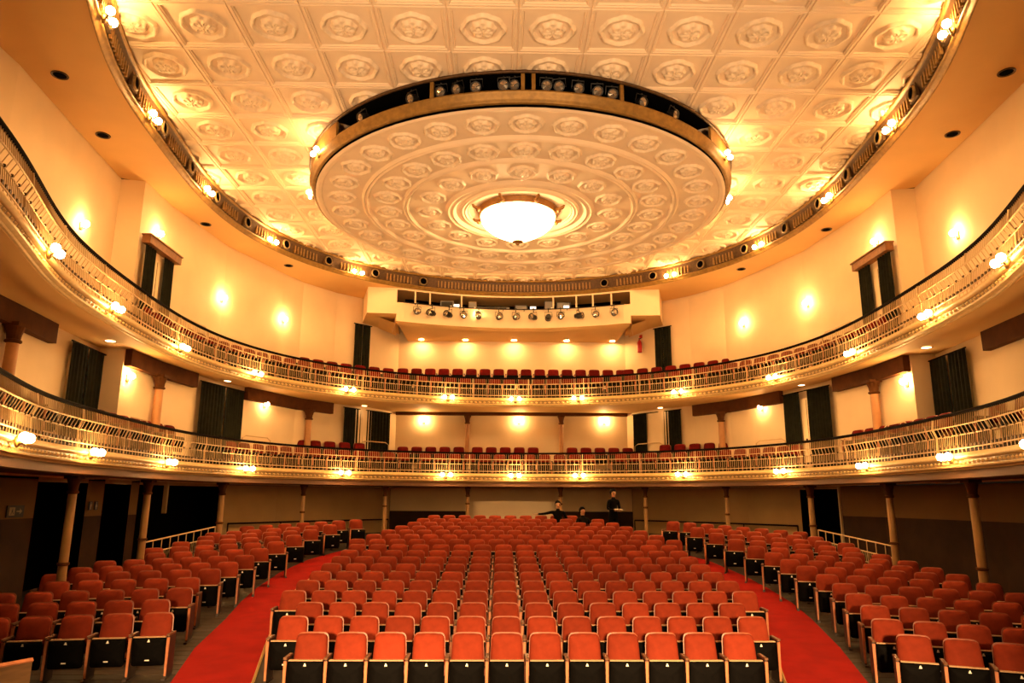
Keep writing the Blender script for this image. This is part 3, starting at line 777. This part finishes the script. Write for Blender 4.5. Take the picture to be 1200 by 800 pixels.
# exit sign: pale field, dark panel with a running figure and an arrow
sg = empty('exit_sign', (-10.37, 15.1, -.31 + ZC), pi / 2, 'dark emergency exit sign with running figure and arrow on the stalls side wall', 'sign')
q = MB(); q.box((0, 0, 0), (.52, .02, .24), m_sign_d); q.build('sign_panel', sg)
q = MB()
q.add([(-.20, -.014, -.08), (-.03, -.014, -.08), (-.03, -.014, .08), (-.20, -.014, .08)], [(0, 1, 2, 3)], m_sign_l)
q.build('figure_field', sg)
q = MB()
def poly(q, pts, y, m): q.add([(x, y, z) for x, z in pts], [tuple(range(len(pts)))], m)
poly(q, [(-.13, .05), (-.11, .065), (-.09, .05), (-.11, .035)], -.018, m_sign_d)
poly(q, [(-.14, .03), (-.09, .03), (-.095, -.01), (-.13, -.01)], -.018, m_sign_d)
poly(q, [(-.13, -.01), (-.11, -.01), (-.145, -.065), (-.165, -.06)], -.018, m_sign_d)
poly(q, [(-.11, -.01), (-.095, -.01), (-.065, -.035), (-.07, -.06), (-.085, -.04)], -.018, m_sign_d)
q.build('running_figure', sg)
q = MB(); poly(q, [(.02, -.015), (.12, -.015), (.12, -.06), (.20, .0), (.12, .06), (.12, .015), (.02, .015)], -.014, m_sign_l); q.build('arrow', sg)
for i, (y, fem) in enumerate(((17.42, False), (17.66, True))):
    so = empty('restroom_sign', (-10.15 - .0, y, -.22 + ZC), pi / 2, 'small dark restroom %s figure sign between the stalls doorways' % ('woman' if fem else 'man'), 'sign')
    q = MB(); q.box((0, 0, 0), (.14, .015, .20), m_sign_d); q.build('sign_panel', so)
    q = MB(); poly(q, [(.018 * cos(k * pi / 4), .065 + .018 * sin(k * pi / 4)) for k in range(8)], -.011, m_sign_l)
    if fem: poly(q, [(-.018, .04), (.018, .04), (.045, -.03), (-.045, -.03)], -.011, m_sign_l); poly(q, [(-.018, -.03), (.018, -.03), (.018, -.085), (-.018, -.085)], -.011, m_sign_l)
    else: poly(q, [(-.03, .04), (.03, .04), (.03, -.02), (-.03, -.02)], -.011, m_sign_l); poly(q, [(-.022, -.02), (.022, -.02), (.018, -.085), (-.018, -.085)], -.011, m_sign_l)
    q.build('figure', so)
# low white railings by the stalls doorways
def low_rail(p0, p1, label):
    (x0, y0), (x1, y1) = p0, p1; z0, z1 = floor_z(y0) , floor_z(y1); n = 9
    o = empty('low_railing', (x0, y0, z0), 0, label, 'railing')
    def L(u, dz): return ((x1 - x0) * u, (y1 - y0) * u, (z1 - z0) * u + dz)
    for nm, dz in (('top_rail', .98), ('middle_rail', .70), ('bottom_rail', .45)):
        q = MB(); q.tube([L(0, dz), L(1, dz)], .018, m_bal, 6); q.build(nm, o)
    for i in range(n + 1):
        q = MB(); q.tube([L(i / n, 0), L(i / n, .98)], .018 if i in (0, n) else .011, m_bal, 6); q.build('rail_upright', o)
    q = MB()
    for i in range(n * 5):
        if i % 5: q.tube([L(i / n / 5, .45), L(i / n / 5, .70)], .007, m_bal, 4, cap=False)
    q.build('spindles', o, kind='stuff')
low_rail((-8.95, 17.75), (-8.45, 20.75), 'low pale metal railing before the dark stalls doorway, left-side')
low_rail((9.0, 17.5), (8.52, 20.55), 'low pale metal railing before the dark stalls doorway, right-side')
# parapet rail behind the last side rows
for s, side in ((-1, 'left-side'), (1, 'right-side')):
    q = MB(); pts = [(s * x, y) for x, y in ((8.75, 22.5), (7.65, 24.2), (6.2, 26.0), (4.65, 27.6))]
    q.tube([(x, y, -.80 + ZC) for x, y in pts], .03, m_rail, 6)
    for x, y in pts: q.tube([(x, y, floor_z(y) + .0), (x, y, -.80 + ZC)], .022, m_rail, 6)
    o = q.build('back_rail'); o['label'] = 'dark rail behind the last row of the %s seats' % side; o['category'] = 'railing'
# bottom corner: stained wooden partition at the stage edge
pa = empty('wooden_partition', (-5.03, 7.5, 0), 0, 'low stained wooden partition with pale top edge by the stage front', 'partition')
q = MB(); q.add([(0, 0, floor_z(7.5)), (-.55, -.95, floor_z(7.5)), (-.55, -.95, 1.06), (0, 0, 1.06), (.04, -.03, floor_z(7.5)), (-.51, -.98, floor_z(7.5)), (-.51, -.98, 1.06), (.04, -.03, 1.06)], [(0, 1, 2, 3), (4, 7, 6, 5), (0, 3, 7, 4), (1, 5, 6, 2)], m_panel); q.build('panel', pa)
q = MB(); q.tube([(.02, .0, 1.07), (-.53, -.97, 1.07)], .024, m_edge, 4); q.build('top_edge', pa)

# ------------------------------------------------------------------ carpets in the two aisles
CL = [((-4.9, 8.0), (-3.55, 8.0)), ((-5.0, 9.5), (-3.75, 9.5)), ((-5.11, 10.95), (-3.95, 10.95)), ((-5.49, 12.64), (-4.34, 12.65)), ((-5.73, 14.64), (-4.75, 14.6)), ((-5.95, 16.0), (-4.98, 16.0)), ((-6.1, 17.4), (-5.15, 17.4)), ((-6.15, 19.27), (-5.15, 19.27)), ((-5.95, 21.2), (-4.95, 20.9)), ((-5.45, 22.6), (-4.35, 22.2)), ((-4.6, 24.0), (-3.6, 23.4))]
CR = [((4.77, 8.0), (3.3, 8.0)), ((4.75, 9.5), (3.45, 9.5)), ((4.85, 10.96), (3.65, 10.96)), ((5.28, 12.68), (4.18, 12.83)), ((5.65, 14.6), (4.65, 14.6)), ((5.85, 16.0), (4.9, 16.0)), ((5.9, 17.54), (5.0, 17.4)), ((5.85, 19.2), (4.95, 19.2)), ((5.6, 21.2), (4.75, 20.9)), ((5.1, 22.6), (4.2, 22.2)), ((4.4, 24.0), (3.5, 23.4))]
for nm, CC, side in (('aisle_carpet', CL, 'left-side'), ('aisle_carpet', CR, 'right-side')):
    CC = [tuple((a[0] + (b_[0] - a[0]) * k / 4, a[1] + (b_[1] - a[1]) * k / 4) for a, b_ in zip(p, q)) for p, q in zip(CC, CC[1:]) for k in range(4)] + [CC[-1]]
    o = empty(nm, (0, 0, 0), 0, 'worn red carpet runner curving up the %s aisle' % side, 'carpet')
    q = MB(); n = len(CC); vs = []
    for (a, c) in CC:
        for k in range(5):
            u = k / 4; x = a[0] + (c[0] - a[0]) * u; y = a[1] + (c[1] - a[1]) * u; vs.append((x, y, floor_z(y) + .015))
    fs = [(i * 5 + j, i * 5 + j + 1, (i + 1) * 5 + j + 1, (i + 1) * 5 + j) for i in range(n - 1) for j in range(4)]
    q.add(vs, fs, m_carpet); q.build('carpet', o, smooth=True)
    for idx, lab in ((1, 'yellow strip beside the centre seats'),):
        q = MB(); q.tube([(p[idx][0], p[idx][1], floor_z(p[idx][1]) + .02) for p in CC[:40]], .022, m_strip, 4); q.build('edge_strip', o)
# visible floor boards beside the aisles
def boards(x0, x1, y0, y1, wd=.17):
    y = y0
    while y < y1:
        q = MB(); L_ = x1 - x0; q.box((0, 0, 0), (L_, wd - .012, .02), m_board); 
        o = q.build('floor_board', floor, loc=((x0 + x1) / 2, y + wd / 2, floor_z(y + wd / 2) + .0)); o.rotation_euler = (atan2(floor_z(y + wd) - floor_z(y), wd), 0, 0)
        y += wd
boards(-8.4, -5.0, 9.6, 19.0, .24); boards(4.6, 8.4, 9.0, 19.0, .24); boards(-4.2, 4.2, 8.6, 10.6, .24)

# ------------------------------------------------------------------ theatre seats
def pad(w_, h_, t_, rt_, rb, bulge, m, curve=0.0, taper=0.0, arch=0.0):
    """upright cushion: outline in x,z from z=0 to h_, front face towards -y, narrower and arched at the top"""
    b = MB(); out = []
    def corner(cx, cz, r, a0):
        for k in range(4): a = a0 + (pi / 2) * k / 3; out.append((cx + r * cos(a), cz + r * sin(a)))
    X = w_ / 2
    corner(X - rb, rb, rb, -pi / 2); corner(X - rt_, h_ - rt_, rt_, 0)
    out.append((X * .35, h_)); out.append((-X * .35, h_))
    corner(-X + rt_, h_ - rt_, rt_, pi / 2); corner(-X + rb, rb, rb, pi)
    out = [(x * (1 - taper * z / h_), z + arch * (1 - (x / X) ** 2) * (z / h_) ** 3) for x, z in out]
    n = len(out); cz = h_ / 2
    def ringv(k, y): return [(x * k, y + curve * (x / X) ** 2, cz + (z - cz) * (1 - (1 - k) * w_ / h_)) for x, z in out]
    vs = ringv(.97, 0) + ringv(1, -t_ * .3) + ringv(1, -t_ * .6) + ringv(.86, -t_ * .95) + ringv(.55, -t_ - bulge) + [(0, -t_ - bulge * 1.15, cz)]
    fs = [tuple(range(n))]
    for r in range(4):
        for j in range(n): fs.append((r * n + j, (r + 1) * n + j, (r + 1) * n + (j + 1) % n, r * n + (j + 1) % n))
    for j in range(n): fs.append((4 * n + j, 5 * n, 4 * n + (j + 1) % n))
    b.add(vs, fs, m); return b
def tilt(b, ang, z0, y0=0.0):
    M_ = Matrix.Translation((0, y0, z0)) @ Matrix.Rotation(-ang, 4, 'X')
    b.v = [tuple(M_ @ Vector(v)) for v in b.v]; return b
def make_seat(name, velvet, simple=False):
    root = empty(name)
    tilt(pad(.445, .39, .085, .055, .03, .022, velvet, .016, .10, .012), R(9), .46, .16).build('backrest', root, smooth=True)
    tilt(pad(.47, .53, .018, .06, .02, 0.0, m_shell, .012, .115, .014), R(9), .335, .165).build('back_shell', root)
    q = pad(.455, .385, .085, .03, .04, .01, m_under)
    st = tilt(q, R(-4), .19, -.02).build('seat', root, smooth=True); smooth_by_angle(st)
    if not simple:
        q = MB(); q.box((0, -.07, .577), (.44, .06, .012), m_trim); q.build('seat_edge', st)
        q = MB(); q.add([(-.019, -.130, .515), (.019, -.130, .515), (.007, -.128, .55), (-.007, -.128, .55)], [(0, 1, 2, 3)], m_plate); q.build('number_plate', st)
        q = MB(); q.box((0, -.118, .27), (.06, .012, .016), m_plate); q.build('pull_tab', st)
    q = MB(); X = -.26
    q.box((X, .06, .30), (.028, .30, .60), m_stand); q.add([(X - .018, -.105, .05), (X + .010, -.105, .05), (X + .020, -.112, .57), (X - .020, -.112, .57), (X - .018, -.085, .05), (X + .010, -.085, .05), (X + .020, -.085, .57), (X - .020, -.085, .57)], [(0, 1, 2, 3), (4, 7, 6, 5), (0, 4, 5, 1), (3, 2, 6, 7), (0, 3, 7, 4), (1, 5, 6, 2)], m_edge); q.box((X, .02, .015), (.05, .38, .03), m_stand)
    sd = q.build('side_frame', root)
    q = MB(); q.box((X, .03, .605), (.045, .28, .026), m_arm); q.tube([(X, -.115, .592), (X, -.115, .618)], .026, m_arm, 8); q.build('armrest', sd)
    note(root); return root, sd
seat0, side0 = make_seat('theatre_seat', m_velvet)
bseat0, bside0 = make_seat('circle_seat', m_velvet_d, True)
spots = []
rowsN = [12, 14, 14, 16, 16, 16, 16, 16, 16, 16, 17, 16, 15, 14, 13, 12, 10]
for r, n in enumerate(rowsN):
    y = 10.02 + .92 * r; cx = -.10 if r < 10 else -.02
    if r == 16: cx = -.35
    if r == 15: cx = -.1
    for k in range(n):
        x = cx + (k - (n - 1) / 2) * .522
        yy = y
        spots.append((x, yy, floor_z(yy), random.uniform(-.02, .02), 'red velvet tip-up seat, %s from the left-side aisle, %s row of the centre block' % (ORD[k + 1], ORD[r + 1]), k == n - 1))
# side blocks: rows fan round towards the stage
LE = [(-5.53, 11.14), (-6.0, 12.05), (-6.03, 12.99), (-6.3, 13.95), (-6.26, 14.88), (-6.2, 15.7), (-6.16, 16.6), (-6.15, 17.6), (-6.08, 18.7), (-5.95, 19.9), (-5.8, 21.05), (-5.5, 22.2), (-4.98, 23.45)]
RE = [(5.05, 9.93), (5.19, 10.82), (5.49, 11.72), (5.68, 12.62), (5.88, 13.53), (5.98, 14.45), (5.98, 15.4), (5.96, 16.25), (5.95, 17.2), (5.88, 18.2), (5.76, 19.4), (5.6, 20.6), (5.4, 21.9), (5.0, 23.3)]
LA = [.13, .13, .15, .17, .2, .23, .27, .32, .38, .45, .5, .55, .5]
RA = [.37, .3, .28, .27, .27, .28, .3, .33, .38, .42, .48, .53, .58, .6]
for s, E_, AN, side, xm in ((-1, LE, LA, 'left-side', 9.0), (1, RE, RA, 'right-side', 8.75)):
    for r, ((x0, y0), an) in enumerate(zip(E_, AN)):
        x, y, a = x0, y0, an; k = 0
        while True:
            lim = xm if y < 16 else xm - .25
            if y > 16: lim = min(lim, C(atan2(x, y - YC), 0)[0] * s + .65) if True else lim
            if abs(x) > lim or k > 7: break
            lab = 'red velvet tip-up seat, %s from the aisle, %s row of the %s block' % (ORD[k + 1], ORD[r + 1], side)
            spots.append((x, y, floor_z(y), -s * a, lab, (k == 0) if s < 0 else False))
            x += s * .555 * cos(a); y -= .555 * sin(a); a += .015; k += 1
cam_p = Vector((-.478, 0, ZC))
spots.sort(key=lambda q: (Vector(q[:3]) - cam_p).length)
NIND = 300
def finish_seat(o, q, label, group, cat):
    o.location = q[:3]; o.rotation_euler = (0, 0, q[3]); o['label'] = label; o['category'] = cat; o['group'] = group
ind, rest = spots[:NIND], spots[NIND:]
for i, q in enumerate(ind):
    o = seat0 if i == 0 else copy_tree(seat0)
    finish_seat(o, q, q[4], 'red tip-up seats in the stalls', 'theatre seat')
    if q[5]:
        sd = link_copy(side0, o); sd.location = (.52, 0, 0)
        for ch_ in KIDS[side0.name]: link_copy(ch_, sd)
big = MB()
seat_meshes = [o.data for o in seat0.children_recursive]
for q in rest:
    T = Matrix.Translation(q[:3]) @ Matrix.Rotation(q[3], 4, 'Z')
    for me in seat_meshes:
        mats = me.materials; vs = [T @ v.co for v in me.vertices]
        o0 = len(big.v); big.v += [tuple(v) for v in vs]
        for p in me.polygons:
            big.f.append(tuple(i + o0 for i in p.vertices)); big.m.append(big.mi(mats[p.material_index]))
o = big.build('distant_theatre_seats', kind='stuff'); o['label'] = 'last dim rows of red tip-up seats under the lower balcony'; o['category'] = 'theatre seats'
me = o.data; me.polygons.foreach_set('use_smooth', [True] * len(me.polygons))

# seats of the two circles
bspots = []
def circle_row(off, h, t0, t1, lab, step=.545):
    for i, t in enumerate(arc_ts(off, step, t0, t1)):
        x, y = C(t, off); nx, ny = normal_in(t, off)
        bspots.append((x, y, h + ZC, atan2(ny, nx) + pi / 2, lab % ORD[i + 1]))
DR = 'dark red seat, %s along '
circle_row(.401 + .50, 3.58, -R(73), -R(17.5), DR + 'front row, upper circle left-side stretch')
circle_row(.401 + .50, 3.58, -R(15.5), R(15.5), DR + 'front row, upper circle middle stretch')
circle_row(.401 + .50, 3.58, R(17.5), R(73), DR + 'front row, upper circle right-side stretch')
circle_row(.401 + 1.45, 3.92, -R(37), -R(19), DR + 'back row, upper circle left-side stretch')
circle_row(.401 + 1.50, 3.98, R(19), R(37), DR + 'back row, upper circle right-side stretch')
circle_row(.434 + .50, .93, -R(82), -R(62), DR + 'front row, lower circle left-side stretch')
circle_row(.434 + .50, .93, -R(116), -R(97), DR + 'stage end of the lower circle, left-side', .85)
circle_row(.434 + .50, .93, R(97), R(112), DR + 'stage end of the lower circle, right-side', .85)
circle_row(.434 + .50, .72, -R(49), -R(17), DR + 'front row, lower circle, past second left-side curtain')
circle_row(.434 + .50, .72, -R(14.5), R(14.5), DR + 'front row, lower circle middle stretch')
circle_row(.434 + .50, .72, R(18), R(50), DR + 'front row, lower circle, before second right-side curtain')
circle_row(.434 + .50, .93, R(62), R(85), DR + 'front row, lower circle right-side stretch')
for i in range(17):
    bspots.append(((i - 8) * .54, 27.45, 4.11 + ZC, 0, DR % ORD[i + 1] + 'back row, upper circle middle stretch'))
for g, (xa, n) in enumerate(((-4.25, 5), (-1.35, 5), (2.35, 5))):
    for i in range(n):
        bspots.append((xa + i * .545, 27.75, 1.07 + ZC, 0, DR % ORD[i + 1] + 'back row in the %s bay, lower circle' % ORD[g + 1]))
for s, side in ((-1, 'left-side'), (1, 'right-side')):
    for i in range(5):
        t = R(24.5 + i * 2.4) * s; x, y = C(t, 1.95); nx, ny = normal_in(t, 1.5)
        bspots.append((x, y, 1.07 + ZC, atan2(ny, nx) + pi / 2, 'dark red seat, %s outward in back row, lower circle %s corner' % (ORD[i + 1], side)))
for i, q in enumerate(bspots):
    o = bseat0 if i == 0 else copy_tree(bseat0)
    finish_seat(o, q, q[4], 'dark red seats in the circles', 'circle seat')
# low platform under the side rows of the lower circle
for s in (-1, 1):
    b = MB(); n = 30; pa_ = [C(s * R(60 + 60 * i / n), .60) for i in range(n + 1)]; pb_ = [ray_to(W_ALL, s * R(60 + 60 * i / n)) for i in range(n + 1)]
    ribbon(b, pa_, pb_, .925, m_floor); wallstrip(b, pa_, .7, .925, m_floor); b.build('floor_platform_lower', kind='structure')
# steps under the raised back rows
b = MB(); b.box((0, 27.6, 3.78 + ZC), (9.1, 1.3, .64), m_floor); b.build('floor_step_upper', kind='structure')
b = MB(); b.box((0, 27.7, .81 + ZC), (9.1, 1.1, .50), m_floor); b.build('floor_step_lower', kind='structure')
for nm, h, hh in (('floor_riser_lower', 1.06, .4), ('floor_riser_upper', 3.93, .54)):
    for s in (-1, 1):
        b = MB(); n = 16; pa_ = [C(s * R(17 + 23 * i / n), 1.55) for i in range(n + 1)]; pb_ = [ray_to(W_ALL, s * R(17 + 23 * i / n)) for i in range(n + 1)]
        ribbon(b, pa_, pb_, h, m_floor); wallstrip(b, pa_, h - hh, h, m_floor); b.build(nm, kind='structure')

# ------------------------------------------------------------------ people
def person(name, label, loc, rz, joints, edges, radii, cloth, skin_pts, hair_c, hair_r, face_dir):
    root = empty(name, loc, rz, label, 'person')
    me = bpy.data.meshes.new('body'); names = list(joints); idx = {n: i for i, n in enumerate(names)}
    me.from_pydata([joints[n] for n in names], [(idx[a], idx[b]) for a, b in edges], [])
    tmp = bpy.data.objects.new('tmp_body', me); COL.objects.link(tmp)
    md = tmp.modifiers.new('skin', 'SKIN'); md.use_smooth_shade = True
    sv = me.skin_vertices[0].data
    for n in names: r = radii[n]; sv[idx[n]].radius = (r, r) if not isinstance(r, tuple) else r
    for n in names: sv[idx[n]].use_root = (n == 'pelvis')
    tmp.modifiers.new('sub', 'SUBSURF').levels = 2
    dg = bpy.context.evaluated_depsgraph_get(); em = bpy.data.meshes.new_from_object(tmp.evaluated_get(dg))
    bpy.data.objects.remove(tmp)
    em.materials.clear(); em.materials.append(cloth); em.materials.append(m_skin)
    for p in em.polygons:
        p.use_smooth = True
        if any((p.center - Vector(c)).length < r for c, r in skin_pts): p.material_index = 1
    o = bpy.data.objects.new('body', em); COL.objects.link(o); o.parent = root
    # hair cap
    q = MB(); q.sphere((0, 0, 0), 1.0, m_hair, 16); 
    f = Vector(face_dir).normalized()
    hv = []
    for v in q.v:
        p = Vector((v[0] * hair_r * .95, v[1] * hair_r * 1.08, v[2] * hair_r * 1.12))
        d_ = p.dot(f)
        if v[2] < .30 and d_ > hair_r * .25: p -= f * (d_ - hair_r * .25)      # hairline: the face stays free below the brow
        hv.append(tuple(Vector(hair_c) - f * .012 + p))
    q.v = hv
    q.build('hair', root, smooth=True)
    for s in (-1, 1):
        side = f.cross(Vector((0, 0, 1))).normalized(); c = Vector(joints['head']) + f * .088 + side * s * .034 + Vector((0, 0, .012))
        q = MB(); q.sphere(tuple(c), .012, m_hair, 8); q.build('eye', root)
    side = f.cross(Vector((0, 0, 1))).normalized(); c = Vector(joints['head']) + f * .088 - Vector((0, 0, .055))
    q = MB(); q.tube([c - side * .025, c + f * .004, c + side * .025], .007, m_shell, 5); q.build('mouth', root)
    return root
def hand(joints, edges, radii, pre, wrist, d, side_v, curl):
    """palm and five separate fingers growing from a wrist"""
    d = Vector(d).normalized(); s_ = Vector(side_v).normalized(); w0 = Vector(wrist); n = d.cross(s_)
    joints[pre + 'palm'] = tuple(w0 + d * .06); radii[pre + 'palm'] = (.036, .016); edges.append((pre + 'wrist', pre + 'palm'))
    for k in range(4):
        b0 = w0 + d * .085 + s_ * (k - 1.5) * .021; L = (.07, .08, .075, .058)[k]
        p1 = b0 + d * L * .5 - n * curl * .3 * L; p2 = p1 + d * L * .4 - n * curl * L * .6
        for nm, p, r in (('a', b0, .010), ('b', p1, .009), ('c', p2, .007)): joints['%sf%d%s' % (pre, k, nm)] = tuple(p); radii['%sf%d%s' % (pre, k, nm)] = r
        edges += [(pre + 'palm', '%sf%da' % (pre, k)), ('%sf%da' % (pre, k), '%sf%db' % (pre, k)), ('%sf%db' % (pre, k), '%sf%dc' % (pre, k))]
    t0 = w0 + d * .03 - s_ * .035; t1 = t0 + d * .04 - s_ * .02
    joints[pre + 't0'] = tuple(t0); joints[pre + 't1'] = tuple(t1); radii[pre + 't0'] = .012; radii[pre + 't1'] = .009
    edges += [(pre + 'palm', pre + 't0'), (pre + 't0', pre + 't1')]
def trunk(J, E_, Rd, base, lean):
    """pelvis to head; lean is the forward (local -y) shift per metre"""
    bx, by, bz = base; 
    def pt(z, x=0, y=0): return (bx + x, by - lean * z + y, bz + z)
    for n, z, r in (('pelvis', 0, (.16, .12)), ('waist', .18, (.135, .10)), ('chest', .38, (.165, .12)), ('neck', .56, .055), ('head0', .64, .07), ('head', .71, (.082, .095)), ('crown', .79, (.07, .08))):
        J[n] = pt(z); Rd[n] = r
    J['nose'] = pt(.69, 0, -.115); Rd['nose'] = .014
    E_ += [('pelvis', 'waist'), ('waist', 'chest'), ('chest', 'neck'), ('neck', 'head0'), ('head0', 'head'), ('head', 'crown'), ('head', 'nose')]
    for s, p in ((-1, 'l'), (1, 'r')):
        J[p + 'sh'] = pt(.47, s * .19); Rd[p + 'sh'] = .06; E_.append(('chest', p + 'sh'))
        J[p + 'ear'] = pt(.70, s * .088, .01); Rd[p + 'ear'] = .016; E_.append(('head', p + 'ear'))
# standing person behind the last seats, looking down at something held
J, E_, Rd = {}, [], {}
trunk(J, E_, Rd, (0, 0, .95), .03)
for s, p in ((-1, 'l'), (1, 'r')):
    J[p + 'el'] = (s * .25, -.02, 1.15); Rd[p + 'el'] = .042; J[p + 'wrist'] = (s * .12, -.25, 1.10); Rd[p + 'wrist'] = .028
    E_ += [(p + 'sh', p + 'el'), (p + 'el', p + 'wrist')]
    hand(J, E_, Rd, p, J[p + 'wrist'], (-s * .6, -.6, .05), (s * .3, -.4, -.8), .6)
    J[p + 'hip'] = (s * .10, 0, .86); Rd[p + 'hip'] = .09; J[p + 'kn'] = (s * .11, -.02, .48); Rd[p + 'kn'] = .06; J[p + 'an'] = (s * .11, .02, .09); Rd[p + 'an'] = .042; J[p + 'toe'] = (s * .13, -.15, .04); Rd[p + 'toe'] = .035
    E_ += [('pelvis', p + 'hip'), (p + 'hip', p + 'kn'), (p + 'kn', p + 'an'), (p + 'an', p + 'toe')]
YS = 24.3
hd = J['head']
person('person', 'standing person in dark clothes looking down, beyond the last centre rows', (3.33, YS, floor_z(YS)), .5, J, E_, Rd, m_cloth,
       [(hd, .14), (J['lwrist'], .02), (tuple(Vector(J['lwrist']) + Vector((.08, -.08, 0))), .13), (tuple(Vector(J['rwrist']) + Vector((-.08, -.08, 0))), .13)], (hd[0], hd[1], hd[2] + .035), .112, (0, -1, 0))
pp_ = MB(); pp_.box((0, 0, 0), (.26, .18, .012), m_paper); pp_.box((0, 0, .008), (.24, .16, .006), m_paper)
o = pp_.build('paper_stack', loc=(3.33 + .29 * sin(.5), YS - .29 * cos(.5), floor_z(YS) + 1.135)); o.rotation_euler = (.12, 0, .5); o['label'] = 'pale sheet held at the waist by the standing person'; o['category'] = 'paper'
# seated person with one arm stretched along the seat backs
J, E_, Rd = {}, [], {}
trunk(J, E_, Rd, (0, 0, .52), -.05)
def seated_legs():
    for s, p in ((-1, 'l'), (1, 'r')):
        J[p + 'hip'] = (s * .10, -.02, .50); Rd[p + 'hip'] = .085; J[p + 'kn'] = (s * .12, -.42, .50); Rd[p + 'kn'] = .06; J[p + 'an'] = (s * .12, -.40, .10); Rd[p + 'an'] = .042; J[p + 'toe'] = (s * .13, -.54, .045); Rd[p + 'toe'] = .034
        E_.extend([('pelvis', p + 'hip'), (p + 'hip', p + 'kn'), (p + 'kn', p + 'an'), (p + 'an', p + 'toe')])
seated_legs()
J['lel'] = (-.46, .06, .93); Rd['lel'] = .045; J['lwrist'] = (-.70, .05, .92); Rd['lwrist'] = .03
J['rel'] = (.30, -.02, .76); Rd['rel'] = .042; J['rwrist'] = (.22, -.24, .70); Rd['rwrist'] = .028
for p in 'lr': E_ += [(p + 'sh', p + 'el'), (p + 'el', p + 'wrist')]
hand(J, E_, Rd, 'l', J['lwrist'], (-1, 0, -.1), (0, 1, 0), .4); hand(J, E_, Rd, 'r', J['rwrist'], (-.4, -1, -.1), (1, -.4, 0), .5)
hd = J['head']; YP = 24.75
person('person', 'person in black seated in the last centre row, arm stretched along the seat backs', (1.52, YP, floor_z(YP)), 0, J, E_, Rd, m_cloth, [(hd, .14), (tuple(Vector(J['lwrist']) + Vector((-.1, 0, 0))), .13), (tuple(Vector(J['rwrist']) + Vector((-.04, -.1, 0))), .12)], (hd[0], hd[1], hd[2] + .035), .112, (0, -1, 0))
# second seated person, lower, face turned to the light
J, E_, Rd = {}, [], {}
trunk(J, E_, Rd, (0, 0, .50), -.05); seated_legs()
for s, p in ((-1, 'l'), (1, 'r')):
    J[p + 'el'] = (s * .27, -.02, .74); Rd[p + 'el'] = .042; J[p + 'wrist'] = (s * .16, -.26, .70); Rd[p + 'wrist'] = .028
    E_ += [(p + 'sh', p + 'el'), (p + 'el', p + 'wrist')]
    hand(J, E_, Rd, p, J[p + 'wrist'], (-s * .3, -1, 0), (s, 0, 0), .4)
hd = J['head']; YQ = 23.7
person('person', 'person with dark hair and pale face sitting low among the back centre seats', (2.25, YQ, floor_z(YQ) - .08), .5, J, E_, Rd, m_cloth2, [(hd, .14), (tuple(Vector(J['lwrist']) + Vector((.03, -.1, 0))), .12), (tuple(Vector(J['rwrist']) + Vector((-.03, -.1, 0))), .12)], (hd[0], hd[1], hd[2] + .035), .112, (0, -1, 0))
